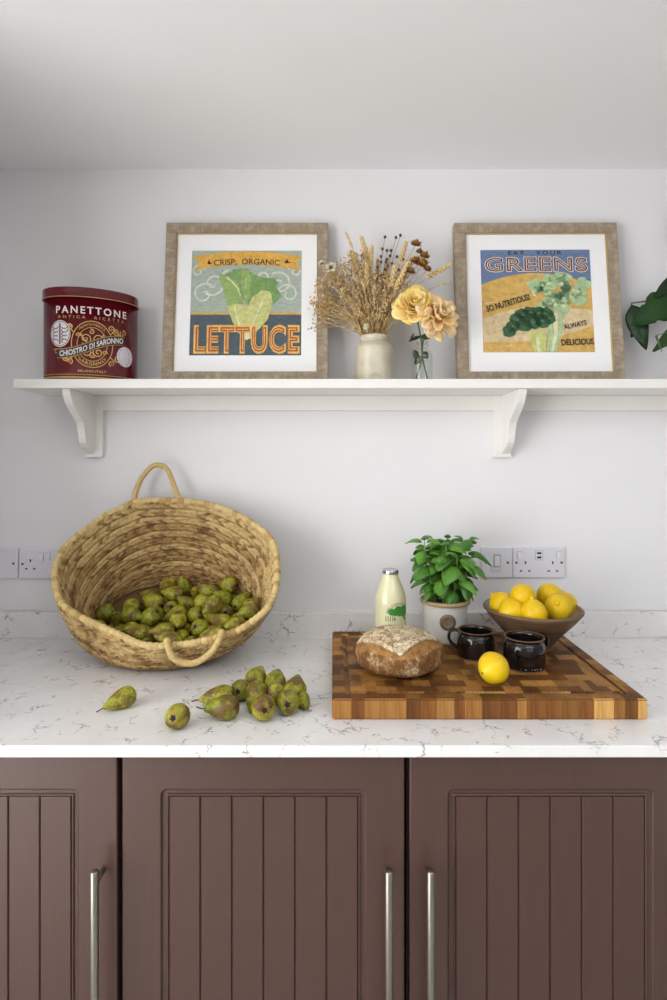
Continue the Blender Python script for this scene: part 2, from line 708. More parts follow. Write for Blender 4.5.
# ------------------------------------------------------------------ shelf
SZ = 1.6025
SD = -0.178
sh = thing('wall_shelf', 'long white painted wooden wall shelf on two scrolled brackets', 'shelf', (0, 0, SZ))
box_obj('board', (-0.807, 1.75, SD, 0, -0.0235, 0), M['shelf'], sh, 0.0018, 2)
box_obj('batten', (-0.655, 1.75, -0.016, 0, -0.066, -0.0236), M['shelf'], sh, 0.0012)
prof = [(.165, -.0236), (.1648, -.030), (.163, -.0375), (.1555, -.050), (.1485, -.0595), (.132, -.0735), (.115, -.085), (.098, -.0965), (.087, -.1045),
        (.080, -.118), (.0755, -.1327), (.073, -.146), (.068, -.158), (.055, -.170), (.034, -.1795), (.018, -.187), (.012, -.187), (.012, -.0236)]


for i, (ax, bx0, bx1) in enumerate(((-0.680, -0.696, -0.6485), (0.481, 0.4505, 0.498), (1.60, 1.577, 1.624))):
    pl = box_obj('bracket', (bx0, bx1, -0.0185, 0, -0.197, -0.0238), M['shelf'], sh, 0.0012)
    n = len(prof)
    v = [(ax - .0105, -d, z) for d, z in prof] + [(ax + .0105, -d, z) for d, z in prof]
    f = [(k, (k + 1) % n, n + (k + 1) % n, n + k) for k in range(n)] + [tuple(reversed(range(n))), tuple(range(n, 2 * n))]
    bm = bmesh.new()
    me = bpy.data.meshes.new('t')
    me.from_pydata(v, [], f)
    bm.from_mesh(me)
    bmesh.ops.bevel(bm, geom=[e for e in bm.edges if abs(e.verts[0].co.x - e.verts[1].co.x) < 1e-6], offset=0.0012, segments=1, affect='EDGES')
    bm_obj('scrolled_arm', bm, M['shelf'], pl)


# ------------------------------------------------------------------ wall sockets
def plate(label, name, cat, cx, cz, w, h=0.087):
    r = thing(name, label, cat, (cx, 0, cz))
    loops = [[(p[0], y, p[1]) for p in rounded_rect(-w / 2 + q, w / 2 - q, -h / 2 + q, h / 2 - q, .004, 3)] for q, y in ((0, 0), (0, -.006), (.0012, -.0085), (.003, -.0095))]
    v, f = loops_mesh(loops, False, True)
    mesh_obj('plate', v, f, M['white_plastic'], r, False)
    return r


def rocker(r, x, z, w=.0105, h=.019):
    box_obj('rocker_gap', (x - w / 2 - .0009, x + w / 2 + .0009, -.0098, -.009, z - h / 2 - .0009, z + h / 2 + .0009), M['gap'], r)
    bm = bmesh.new()
    vs = add_box(bm, x - w / 2, x + w / 2, -.0145, -.009, z - h / 2, z + h / 2, 0.0)
    for v in vs:
        if v.co.y < -.012 and v.co.z > z:
            v.co.y = -.0105
    return bm_obj('rocker_switch', bm, M['white_plastic'], r)


def slot(r, x, z, w, h):
    return box_obj('pin_slot', (x - w / 2, x + w / 2, -.0099, -.009, z - h / 2, z + h / 2), M['dark'], r)


def screw(r, x, z):
    v, f = lathe([(0, 0), (.0036, 0), (.0034, .0006), (.0, .0008)], 12)
    v = [(x + a, -.0095 - c, z + b) for a, b, c in v]
    return mesh_obj('screw', v, f, M['screw'], r)


SC = 353.2


def wx(px):
    return (px - HX) / SC


def wz(py):
    return CAM_Z - (py - HY) / SC


M['gap'] = plain('switch_gap', C(150, 148, 152), 0.6)
M['grey_port'] = plain('usb_grey', C(120, 118, 122), 0.5)
# single switch with fuse holder
r = plate('square white wall switch plate beside the basil plant', 'wall_switch', 'switch', wx(496), wz(562), .0885)
rocker(r, 0.0005, .0055, .015, .029)
box_obj('rocker_surround', (-.0095, .0105, -.0103, -.009, -.0115, .0225), M['gap'], r, .0003)
box_obj('fuse_gap', (-.017, .009, -.0099, -.009, -.0245, -.0125), M['gap'], r)
box_obj('fuse_carrier', (-.016, .008, -.0112, -.009, -.0235, -.0135), M['white_plastic'], r, .0008)
screw(r, -.0305, 0)
screw(r, .0305, 0)
# double socket with usb port
r = plate('double white power socket with usb port above the lemon bowl', 'power_socket', 'socket', wx(537.8), wz(562), .147)
for sx in (-1, 1):
    rocker(r, sx * .0555, .0215, .0115, .018)
    screw(r, sx * .0635, 0)
    slot(r, sx * .0385, 0, .004, .008)
    slot(r, sx * .0275, -.0235, .0065, .004)
    slot(r, sx * .0510, -.0235, .0065, .004)
box_obj('usb_gap', (-.011, .011, -.0099, -.009, .007, .034), M['gap'], r)
box_obj('usb_surround', (-.010, .010, -.0108, -.009, .008, .033), M['white_plastic'], r, .0006)
box_obj('usb_port', (-.006, .006, -.0112, -.0105, .024, .0295), M['dark'], r)
box_obj('usb_port', (-.006, .006, -.0112, -.0105, .012, .0175), M['dark'], r)
# sockets to the left of the basket
r = plate('double white power socket half hidden behind the straw basket', 'power_socket', 'socket', wx(20.5) + .0735, wz(563), .147)
for sx in (-1, 1):
    screw(r, sx * .0625, -.001)
    slot(r, sx * .0405, .0085, .004, .008)
    slot(r, sx * .052, -.0145, .0065, .004)
    slot(r, sx * .0295, -.0145, .0065, .004)
    rocker(r, sx * .0095, .0195, .0115, .021)
r = plate('blank white double wall plate next to socket behind basket', 'wall_plate', 'wall plate', wx(19.5) - .0735, wz(563), .147)
screw(r, .0615, 0)
screw(r, -.0615, 0)
# ------------------------------------------------------------------ panettone tin
m = Mat('tin_red', C(96, 15, 26), 0.16, spec=0.5)
f = m.noise(m.coord(), 30, 3)
m.color(m.ramp(f, [(0.3, C(92, 12, 24)), (0.7, C(102, 17, 29))]))
M['tin_red'] = m.m
M['tin_gold'] = plain('tin_gold', C(200, 160, 88), 0.35, 0.35)
M['tin_white'] = plain('tin_white', C(232, 222, 222), 0.4, var=0.02)
M['tin_black'] = plain('tin_black', C(44, 38, 36), 0.4)
M['tin_grey'] = plain('tin_grey', C(84, 78, 90), 0.4)
M['sticker'] = plain('sticker_paper', C(222, 215, 222), 0.5, var=0.02)

TA, TB, TH = 0.1175, 0.078, 0.2345
tin = thing('panettone_tin', 'dark red oval cake tin with gold ornament and black ribbon banner', 'tin', (-0.6465, -0.0895, SZ + 0.0005), (0, 0, math.radians(21)))


def oval_ring(k, z, n=96):
    return [((TA + k) * math.cos(2 * math.pi * i / n), (TB + k) * math.sin(2 * math.pi * i / n), z) for i in range(n)]


v, f = loops_mesh([oval_ring(-.004, 0), oval_ring(-.001, .0012), oval_ring(-.001, .0045), oval_ring(-.002, .006), oval_ring(-.002, TH - .02)], True, True)
body = mesh_obj('body', v, f, M['tin_red'], tin)
v, f = loops_mesh([oval_ring(-.001, TH - .026), oval_ring(.0012, TH - .0265), oval_ring(.0018, TH - .0255), oval_ring(.0006, TH - .0235), oval_ring(.0006, TH - .004), oval_ring(.0, TH - .001), oval_ring(-.003, TH), oval_ring(-.006, TH - .002)], True, True)
lid = mesh_obj('lid', v, f, M['tin_red'], tin)
v, f = loops_mesh([oval_ring(.0017, TH - .0262), oval_ring(.0022, TH - .0255), oval_ring(.0017, TH - .0245)])
mesh_obj('gold_rim', v, f, M['tin_gold'], lid)
for za, zb in ((.0035, .0065), (.0115, .0128)):
    v, f = loops_mesh([oval_ring(-.0006 if za < .005 else -.0015, za), oval_ring(-.0006 if za < .005 else -.0015, zb)])
    mesh_obj('gold_line', v, f, M['tin_gold'], body)

# arc-length table of the oval, 0 at the broad front
_n = 2000
_a = [(-math.pi / 2) + math.pi * (i / _n - .5) * 1.4 for i in range(_n + 1)]
_s = [0.0]
for i in range(_n):
    p, q = _a[i], _a[i + 1]
    _s.append(_s[-1] + math.hypot(TA * (math.cos(q) - math.cos(p)), TB * (math.sin(q) - math.sin(p))))
_mid = _s[_n // 2]
_s = [x - _mid for x in _s]
TS0 = 0.002       # where the design is centred


def on_tin(pt, off):
    s_, h_ = pt
    a = np.interp(s_ + TS0, _s, _a)
    nx, ny = math.cos(a) / TA, math.sin(a) / TB
    L = math.hypot(nx, ny)
    k = -.002 + off
    return (TA * math.cos(a) + nx / L * k, TB * math.sin(a) + ny / L * k, h_)


def decal(name, vs2, fs, mat, off, parent=None):
    return mesh_obj(name, [on_tin(p, off) for p in vs2], fs, mat, parent or body, False)


def at2(vf, cx, cy, rot=0.0, sx=1.0, sy=1.0):
    v, f = vf
    c, s = math.cos(rot), math.sin(rot)
    return [(cx + (p[0] * sx * c - p[1] * sy * s), cy + (p[0] * sx * s + p[1] * sy * c)) for p in v], f


def ribbon2(path, w):
    """flat strip along a 2-D path; w a number or a list of widths"""
    n = len(path)
    ws = w if hasattr(w, '__len__') else [w] * n
    v, f = [], []
    for i, p in enumerate(path):
        a, b = path[max(i - 1, 0)], path[min(i + 1, n - 1)]
        dx, dy = b[0] - a[0], b[1] - a[1]
        L = math.hypot(dx, dy) or 1
        nx, ny = -dy / L * ws[i] / 2, dx / L * ws[i] / 2
        v += [(p[0] + nx, p[1] + ny), (p[0] - nx, p[1] - ny)]
    for i in range(n - 1):
        f.append((2 * i, 2 * i + 1, 2 * i + 3, 2 * i + 2))
    return v, f


def arc2(cx, cy, rx, ry, a0, a1, n=40):
    return [(cx + rx * math.cos(math.radians(a0 + (a1 - a0) * i / n)), cy + ry * math.sin(math.radians(a0 + (a1 - a0) * i / n))) for i in range(n + 1)]


def spiral2(cx, cy, r0, r1, a0, turns, n=40):
    return [(cx + (r0 + (r1 - r0) * i / n) * math.cos(math.radians(a0) + 2 * math.pi * turns * i / n),
             cy + (r0 + (r1 - r0) * i / n) * math.sin(math.radians(a0) + 2 * math.pi * turns * i / n)) for i in range(n + 1)]


def disc2(cx, cy, rx, ry, n=40, rings=3):
    v = [(cx, cy)]
    f = []
    for k in range(1, rings + 1):
        for i in range(n):
            a = 2 * math.pi * i / n
            v.append((cx + rx * k / rings * math.cos(a), cy + ry * k / rings * math.sin(a)))
    for i in range(n):
        f.append((0, 1 + i, 1 + (i + 1) % n))
    for k in range(rings - 1):
        for i in range(n):
            a, b = 1 + k * n + i, 1 + k * n + (i + 1) % n
            f.append((a, b, b + n, a + n))
    return v, f


def warp(vf, fn):
    v, f = vf
    return [fn(p) for p in v], f


class Soup2:
    def __init__(s):
        s.v, s.f = [], []

    def add(s, vf):
        o = len(s.v)
        s.v += list(vf[0])
        s.f += [tuple(i + o for i in q) for q in vf[1]]
        return s


# more gold scrolls fill the ground
# lettering (design coordinates: metres along the wall of the tin, height above its foot)
def tin_text(s, w, h, cx, cy, rot=0, off=.0007, mat='tin_white', bold=.02, arch=None, spacing=1.0):
    vf = fit_text(s, w, h, offset=bold, subdiv=1, spacing=spacing)
    if arch:
        vf = warp(vf, lambda p: (p[0], p[1] + arch(p[0])))
    vf = at2(vf, cx, cy, rot)
    return decal('lettering', vf[0], vf[1], M[mat], off)


tin_text('PANETTONE', .178, .0190, .001, .176, bold=.02, spacing=1.35)
tin_text('ANTICA  RICETTA', .166, .0075, 0, .1580, mat='tin_gold', bold=.0, spacing=1.7)
g = Soup2()
cx, cy = .002, .090
g.add(ribbon2(arc2(cx, cy, .050, .059, 0, 360, 72), .0022))
g.add(ribbon2(arc2(cx, cy, .036, .043, 0, 360, 72), .0016))
for sx in (-1, 1):
    g.add(ribbon2(spiral2(cx + sx * .016, cy + .014, .002, .015, 90, sx * 1.6), .0026))
    g.add(ribbon2(spiral2(cx + sx * .014, cy - .020, .002, .013, -60, -sx * 1.5), .0026))
    g.add(ribbon2(spiral2(cx + sx * .060, cy + .038, .0015, .011, 200, sx * 1.5), .0030))
    g.add(ribbon2(spiral2(cx + sx * .074, cy + .024, .0015, .008, 20, sx * 1.3), .0022))
    g.add(ribbon2(spiral2(cx + sx * .064, cy - .034, .0015, .011, 160, -sx * 1.5), .0030))
    g.add(ribbon2(spiral2(cx + sx * .080, cy - .026, .0015, .008, 20, -sx * 1.3), .0022))
    g.add(ribbon2([(cx + sx * (.046 + .02 * t), cy + .030 + .010 * math.sin(3 * t)) for t in [i / 10 for i in range(11)]], .0026))
    g.add(ribbon2([(cx + sx * (.044 + .03 * t), cy - .030 - .010 * math.sin(3 * t)) for t in [i / 10 for i in range(11)]], .0026))
    g.add(ribbon2([(cx + sx * .03 * (t - .1), cy - .004 + .03 * t * t) for t in [i / 10 for i in range(11)]], .003))
for (qx, qy, qr, qa_, qt) in ((-.052, .132, .009, 40, 1.4), (.048, .134, .008, 120, -1.4), (-.070, .062, .010, 0, 1.5), (-.052, .046, .008, 60, -1.4), (.050, .044, .008, 100, 1.4), (.068, .118, .009, 10, -1.5), (.082, .128, .007, 10, 1.3), (-.088, .070, .007, 80, 1.2),
                              (.0, .122, .007, 0, 1.3), (.002, .064, .008, 180, 1.4), (-.03, .112, .006, 90, 1.3), (.032, .070, .006, 90, -1.3), (-.034, .062, .005, 90, 1.3)):
    g.add(ribbon2(spiral2(qx, qy, .001, qr, qa_, qt, 24), [.0012 + .0022 * i / 24 for i in range(25)]))
decal('gold_scrollwork', g.v, g.f, M['tin_gold'], .0005)
tin_text('PREMIATA FABBRICA', .062, .0070, cx, cy + .0510, mat='tin_gold', bold=.0, arch=lambda x: -x * x * 14.5)
tin_text('SARONNO', .064, .0090, cx, cy - .0505, mat='tin_gold', bold=.02, arch=lambda x: x * x * 14.5, spacing=1.2)
tin_text('MILANO-ITALY', .068, .0065, .002, .0215, mat='tin_gold', bold=.01)


def rib(x):
    return .086 + .23 * x + .0065 * math.sin(x * 34)


path = [(x, rib(x)) for x in [-.085 + .171 * i / 40 for i in range(41)]]
vf = ribbon2(path, .0245)
decal('ribbon_banner', vf[0], vf[1], M['tin_black'], .0008)
e = Soup2()
for k in (-.0115, .0115):
    e.add(ribbon2([(x, y + k) for x, y in path], .0012))
decal('ribbon_edge', e.v, e.f, M['tin_gold'], .0010)
vf = fit_text('CHIOSTRO DI SARONNO', .158, .0145, offset=.02, subdiv=1)
vf = warp(vf, lambda p: (p[0] + .001, p[1] + rib(p[0])))
decal('lettering', vf[0], vf[1], M['tin_white'], .0011)
# pale oval medallion and round paper sticker
vf = disc2(-.077, .115, .0270, .034)
md = decal('medallion', vf[0], vf[1], M['tin_white'], .0009)
e = Soup2()
e.add(ribbon2(arc2(-.077, .115, .0245, .031, 0, 360, 40), .0016))
e.add(ribbon2([(-.077, .088), (-.077, .142)], .0040))
e.add(ribbon2([(-.098, .124), (-.056, .124)], .0030))
for k in range(10):
    e.add(ribbon2(arc2(-.089 + .024 * (k % 2), .096 + .009 * (k // 2), .0075, .0045, 20 * k, 230 + 20 * k, 10), .0022))
decal('medallion_drawing', e.v, e.f, M['tin_grey'], .0013)
vf = disc2(.086, .066, .0235, .0265)
decal('paper_sticker', vf[0], vf[1], M['sticker'], .0013)
e = Soup2()
for k in range(-4, 5):
    w = math.sqrt(max(0, 1 - (k / 5.2) ** 2)) * .019
    e.add(ribbon2([(.086 - w, .066 + k * .005), (.086 + w * (.9 - .12 * (k % 3)), .066 + k * .005)], .0016))
decal('sticker_print', e.v, e.f, M['tin_grey'], .0016)

# ------------------------------------------------------------------ framed prints
FW, FH = 0.450, 0.4555
PR = [('art_sky_green', C(174, 186, 172)), ('art_slate', C(84, 98, 106)), ('art_yellow', C(226, 176, 84)), ('art_scroll', C(216, 222, 210)), ('art_ink', C(58, 52, 44)),
      ('art_leaf_dark', C(128, 162, 98)), ('art_leaf_mid', C(154, 180, 110)), ('art_leaf_pale', C(206, 206, 134)), ('art_rib', C(224, 226, 180)), ('art_rust', C(176, 96, 62)),
      ('art_gold_edge', C(238, 190, 104)), ('art_blue', C(112, 132, 168)), ('art_ochre', C(218, 178, 100)), ('art_sand', C(222, 200, 156)), ('art_maroon', C(108, 52, 58)),
      ('art_cream', C(236, 224, 206)), ('art_celery', C(178, 206, 158)), ('art_celery_deep', C(128, 162, 124)), ('art_broccoli', C(66, 104, 72)), ('art_broccoli_pale', C(84, 122, 82)),
      ('art_stalk', C(206, 210, 132)), ('art_slate_line', C(96, 110, 116))]
for k, c in PR:
    M[k] = print_mat(k, c, 0.13, 70, (1, 1, 4) if k in ('art_slate', 'art_sky_green', 'art_blue') else (1, 1, 1))


def make_frame(cx, label, yaw=0.0):
    tilt = math.radians(-6.8)
    r = thing('framed_print', label, 'picture', (cx, -0.0835, SZ + .0036), (tilt, 0, yaw), 'framed prints on the shelf')
    w, d = 0.030, 0.028
    a, b = FW / 2, FW / 2 - w
    zt, zb = FH, FH - w
    quads = {'h0': [(-a, 0), (a, 0), (b, w), (-b, w)], 'v0': [(a, 0), (a, zt), (b, zb), (b, w)], 'h1': [(a, zt), (-a, zt), (-b, zb), (b, zb)], 'v1': [(-a, zt), (-a, 0), (-b, w), (-b, zb)]}
    for k, q in quads.items():
        bm = bmesh.new()
        A = [bm.verts.new((x, 0, z)) for x, z in q]
        B = [bm.verts.new((x, d, z)) for x, z in q]
        bm.faces.new(A)
        bm.faces.new(list(reversed(B)))
        for i in range(4):
            j = (i + 1) % 4
            bm.faces.new((A[j], A[i], B[i], B[j]))
        e = [e_ for e_ in bm.edges if abs(e_.verts[0].co.y - e_.verts[1].co.y) < 1e-6 and e_.verts[0].co.y < .001]
        long_e = [x for x in e if (x.verts[0].co - x.verts[1].co).length > .1]
        bmesh.ops.bevel(bm, geom=long_e, offset=.0018, segments=2, affect='EDGES')
        bm_obj('frame_rail', bm, M['driftwood'] if k[0] == 'v' else M['driftwood_up'], r)
    loops = [[(p[0], y, p[1]) for p in ((-b + q, w + q), (b - q, w + q), (b - q, zb - q), (-b + q, zb - q))] for q, y in ((0, .001), (.0004, .0008), (.0014, .0030), (.0018, .0075))]
    v, f = loops_mesh(loops)
    mesh_obj('gilt_slip', v, f, M['gilt'], r, False)
    mesh_obj('glass', [(-b, .0050, w), (b, .0050, w), (b, .0050, zb), (-b, .0050, zb)], [(0, 1, 2, 3)], M['pane'], r, False)
    box_obj('back_board', (-b, b, .0125, .020, w, zb), M['carcass'], r)
    return r


def mount(r, pa, pb, qa, qb):
    b, w, zb = FW / 2 - .030, .030, FH - .030
    loops = [[(x, y, z) for x, z in ((-b + q * (pa + b), w + q * (qa - w)), (b + q * (pb - b), w + q * (qa - w)), (b + q * (pb - b), zb + q * (qb - zb)), (-b + q * (pa + b), zb + q * (qb - zb)))] for q, y in ((0, .0080), (1, .0080), (1.003, .0098))]
    v, f = loops_mesh(loops)
    mesh_obj('mount', v, f, M['mount'], r, False)
    return box_obj('print', (pa - .002, pb + .002, .0100, .0120, qa - .002, qb + .002), M['art_cream'], r)


class Art:
    """flat print made of thin coloured shapes; u, v run 0..1 over the print"""
    def __init__(s, pr, pa, pb, qa, qb):
        s.pr, s.pa, s.w, s.qa, s.h, s.k = pr, pa, pb - pa, qa, qb - qa, 0

    def put(s, name, vf, mat, same=False):
        if not same:
            s.k += 1
        y = .0100 - .00014 * s.k
        v, f = vf
        v = [(s.pa + min(max(p[0], 0), 1) * s.w, y, s.qa + min(max(p[1], 0), 1) * s.h) for p in v]
        # front of the print looks to -y
        return mesh_obj(name, v, f, M[mat], s.pr, False)

    def poly(s, name, pts, mat, same=False):
        return s.put(name, (pts, [tuple(range(len(pts)))]), mat, same)

    def text(s, t, w, h, cx, cy, mat, rot=0.0, bold=0.0, arch=None, same=False, spacing=1.0):
        vf = fit_text(t, w, h, offset=bold, spacing=spacing, subdiv=1 if arch else 0)
        if arch:
            vf = warp(vf, lambda p: (p[0], p[1] + arch(p[0])))
        return s.put('lettering', at2(vf, cx, cy, rot), mat, same)


def U1(x, y):
    return ((x - 40) / 578, 1 - (y - 57) / 553)


fr1 = make_frame(-0.2395, 'driftwood-framed print of a lettuce leaning on the shelf')
pa, pb, qa, qb = -.1530, .1515, .0775, .3775
art = Art(mount(fr1, pa, pb, qa, qb), pa, pb, qa, qb)
art.poly('print_ground', [(0, 0), (1, 0), (1, 1), (0, 1)], 'art_sky_green')
art.poly('print_ground', [(0, 0), (1, 0), (1, .385), (0, .385)], 'art_slate')
rnd = random.Random(3)
g = Soup2()
for i in range(26):
    u, v_ = rnd.random() * .9, rnd.random() * .37
    L = .03 + rnd.random() * .10
    g.add(ribbon2([(u, v_), (u + L, v_ + rnd.uniform(-.004, .004))], .003))
art.put('print_texture', (g.v, g.f), 'art_slate_line')
art.poly('print_line', [(0, .385), (1, .385), (1, .405), (0, .405)], 'art_yellow')
g = Soup2()
for sx in (-1, 1):
    for (cx, cy, r0, a0, t) in ((.30, .68, .115, 0, 1.35), (.38, .58, .11, 120, 1.2), (.16, .74, .07, 200, 1.3), (.44, .80, .06, 90, 1.2)):
        sp = spiral2(.5 + sx * cx, cy, .015, r0, a0, sx * t)
        g.add(ribbon2(sp, [.010 + .010 * i / 40 for i in range(41)]))
art.put('print_scrolls', (g.v, g.f), 'art_scroll')
bt = [U1(45 + 575 * i / 20, 88 - 27 * math.sin(math.pi * i / 20)) for i in range(21)]
bb = [U1(50 + 565 * i / 20, 162 - 30 * math.sin(math.pi * i / 20)) for i in range(21)]
art.poly('print_banner', bt + [U1(592, 122)] + list(reversed(bb)) + [U1(82, 124)], 'art_yellow')
art.text('CRISP,  ORGANIC', .60, .066, .50, .888, 'art_ink', bold=.012, arch=lambda x: -x * x * .13)
art.poly('print_flourish', [U1(*p) for p in ((122, 122), (130, 104), (136, 122), (150, 122), (138, 130), (124, 130))], 'art_ink', True)
art.poly('print_flourish', [U1(*p) for p in ((528, 118), (545, 102), (547, 116), (566, 120), (548, 124), (530, 126))], 'art_ink', True)


def ragged(pts, amp, n, seed):
    rr = random.Random(seed)
    out = []
    for i, p in enumerate(pts):
        q = pts[(i + 1) % len(pts)]
        for k in range(n):
            t = k / n
            out.append((p[0] + (q[0] - p[0]) * t + rr.uniform(-amp, amp), p[1] + (q[1] - p[1]) * t + rr.uniform(-amp, amp)))
    return out


def leaf_shape(pts, seed, amp=3.5, n=4):
    return [U1(*p) for p in ragged(pts, amp, n, seed)]


art.poly('print_leaf', leaf_shape([(210, 190), (262, 160), (330, 152), (360, 180), (420, 205), (480, 205), (492, 235), (470, 280), (330, 330), (250, 260)], 1), 'art_leaf_dark')
art.poly('print_leaf', leaf_shape([(345, 215), (400, 200), (470, 215), (485, 250), (515, 298), (470, 340), (400, 350), (335, 350)], 2), 'art_leaf_dark')
art.poly('print_leaf', leaf_shape([(185, 178), (225, 192), (270, 215), (300, 270), (315, 345), (270, 350), (232, 352), (215, 290), (192, 230)], 3), 'art_leaf_mid')
art.poly('print_leaf', leaf_shape([(300, 165), (340, 160), (352, 200), (345, 300), (330, 350), (315, 300), (300, 230)], 4), 'art_leaf_mid')
art.poly('print_leaf', leaf_shape([(232, 350), (280, 340), (330, 352), (350, 350), (380, 300), (420, 272), (455, 276), (468, 335), (446, 420), (405, 465), (360, 520), (335, 530), (290, 490), (258, 430)], 5, 2.5), 'art_leaf_pale')
art.poly('print_leaf', leaf_shape([(340, 360), (362, 305), (410, 270), (457, 278), (466, 335), (440, 425), (395, 468), (355, 475)], 6, 2.5), 'art_leaf_pale')
g = Soup2()
for path in ([(418, 318), (395, 380), (365, 445), (345, 500)], [(270, 350), (278, 400), (300, 460), (325, 510)], [(328, 205), (325, 260)], [(225, 200), (255, 225), (285, 260), (300, 300)], [(455, 290), (440, 350)],
             [(410, 345), (440, 330)], [(400, 372), (440, 365)], [(385, 400), (425, 400)], [(392, 385), (375, 350)], [(378, 415), (360, 385)]):
    pts = [U1(*p) for p in path]
    g.add(ribbon2(pts, [.016 * (1 - .6 * i / (len(pts))) if len(pts) > 2 else .005 for i in range(len(pts))]))
art.put('print_leaf_rib', (g.v, g.f), 'art_rib')
art.poly('print_root', [U1(*p) for p in ((318, 495), (355, 490), (360, 515), (335, 532), (318, 520))], 'art_rib', True)
art.text('LETTUCE', .95, .275, .512, .150, 'art_gold_edge', bold=.055, spacing=1.12)
art.text('LETTUCE', .915, .235, .512, .150, 'art_rust', bold=.018, spacing=1.15)
art.text('LETTUCE', .885, .205, .512, .150, 'art_gold_edge', bold=-.026, spacing=1.18)


def U2(x, y):
    return ((x - 30) / 572, 1 - (y - 42) / 537)


fr2 = make_frame(0.5605, 'driftwood-framed print of broccoli and celery leaning on the shelf', math.radians(-0.6))
pa, pb, qa, qb = -.1530, .1500, .0860, .3800
art = Art(mount(fr2, pa, pb, qa, qb), pa, pb, qa, qb)
art.poly('print_ground', [(0, 0), (1, 0), (1, 1), (0, 1)], 'art_blue')
art.poly('print_ground', [U2(30 + 572 * i / 24, 165 + (((30 + 572 * i / 24) - 315) ** 2) / 1300) for i in range(25)] + [(1, 0), (0, 0)], 'art_ochre')
art.poly('print_ground', [U2(30, 405), U2(120, 375), U2(240, 345), U2(420, 345), U2(600, 360), U2(602, 440), U2(440, 492), U2(330, 520), U2(30, 525)], 'art_sand')
g = Soup2()
rnd = random.Random(8)
for i in range(22):
    x, y = rnd.uniform(35, 560), rnd.uniform(240, 560)
    g.add(ribbon2([U2(x, y), U2(x + rnd.uniform(20, 60), y - rnd.uniform(-3, 8))], .0035))
art.put('print_texture', (g.v, g.f), 'art_cream')
art.text('EAT   YOUR', .49, .038, .50, .970, 'art_ink', bold=.02, spacing=1.35)
art.text('GREENS', .945, .152, .505, .858, 'art_cream', bold=.05, arch=lambda x: -.04 * x * x, spacing=1.1)
art.text('GREENS', .930, .136, .505, .858, 'art_maroon', bold=.024, arch=lambda x: -.04 * x * x, spacing=1.12)
art.text('GREENS', .900, .112, .505, .858, 'art_cream', bold=-.030, arch=lambda x: -.04 * x * x, spacing=1.15)


def blob2(cx, cy, rx, ry, seed, n=16, amp=.22):
    rr = random.Random(seed)
    return [U2(cx + rx * math.cos(2 * math.pi * i / n) * (1 + rr.uniform(-amp, amp)), cy + ry * math.sin(2 * math.pi * i / n) * (1 + rr.uniform(-amp, amp))) for i in range(n)]


for i, pts in enumerate(([(352, 575), (372, 480), (362, 380), (385, 380), (392, 480), (378, 575)], [(372, 575), (398, 480), (392, 378), (420, 378), (416, 480), (394, 575)], [(388, 575), (420, 480), (425, 375), (450, 378), (436, 480), (405, 575)])):
    art.poly('print_celery_stalk', [U2(*p) for p in pts], ('art_celery', 'art_rib', 'art_celery')[i])
rnd = random.Random(5)
for layer, (n, matn, spread, rr_) in enumerate(((10, 'art_celery', 1.0, 42), (13, 'art_celery_deep', .62, 24), (15, 'art_celery', .92, 19), (14, 'art_rib', .9, 10), (12, 'art_celery_deep', .8, 9))):
    g = Soup2()
    for i in range(n):
        a = 2 * math.pi * i / n + rnd.random()
        q = spread * math.sqrt(rnd.uniform(.15, 1))
        c = blob2(425 + 150 * q * math.cos(a), 258 + 92 * q * math.sin(a), rr_, rr_ * .8, i + 50 * layer, 14, .38)
        g.add((c, [tuple(range(len(c)))]))
    art.put('print_celery_leaf', (g.v, g.f), matn)
art.poly('print_stalk', [U2(*p) for p in ((290, 578), (275, 520), (255, 470), (285, 490), (300, 450), (318, 480), (340, 440), (345, 480), (372, 460), (352, 520), (350, 578))], 'art_stalk')
art.poly('print_stalk', [U2(*p) for p in ((305, 578), (300, 500), (315, 500), (322, 578))], 'art_rib')
for layer, (n, matn, rr_) in enumerate(((11, 'art_broccoli', 44), (9, 'art_broccoli_pale', 10))):  # dark heads, then small dabs of paler green ink
    g = Soup2()
    ctr = [(185, 445), (210, 410), (240, 385), (280, 375), (320, 378), (355, 380), (375, 405), (340, 420), (290, 425), (245, 440), (165, 470)]
    for i in range(n):
        c = blob2(ctr[i][0], ctr[i][1], rr_ * (.75 if i in (0, 10, 6) else 1), rr_ * .75, i + 7, 18, .14)
        g.add((c, [tuple(range(len(c)))]))
    art.put('print_broccoli_head', (g.v, g.f), matn)
art.text('SO NUTRITIOUS!', .41, .062, .235, .475, 'art_ink', math.radians(17), .02, same=False)
art.text('ALWAYS', .21, .050, .830, .262, 'art_ink', math.radians(13), .015, same=True)
art.text('DELICIOUS', .29, .060, .845, .098, 'art_ink', math.radians(2), .02, same=True)
# ------------------------------------------------------------------ stoneware jar
m = Mat('stoneware_cream', C(205, 196, 172), 0.32, spec=0.5)
f = m.noise(m.coord(), 26, 4)
m.color(m.ramp(f, [(0.3, C(196, 187, 160)), (0.7, C(212, 205, 184))]))
M['jar'] = m.m
JX, JY = 0.1095, -0.088
pr = smooth_profile([(.0475, .0), (.0505, .003), (.051, .015), (.051, .085), (.0495, .096), (.044, .104), (.0375, .1085), (.0365, .112), (.0385, .115), (.0392, .120), (.0388, .125), (.0365, .127)], 4)
pr = [(0, 0)] + [tuple(p) for p in pr] + [(.0335, .126), (.0325, .118), (.0325, .108), (.046, .098), (.047, .09), (.047, .012), (0, .008)]
jar = thing('stoneware_jar', 'cream stoneware jar holding the dried flowers', 'jar', (JX, JY, SZ))
v, f = lathe(pr, 56)
jb = mesh_obj('body', v, f, M['jar'], jar)
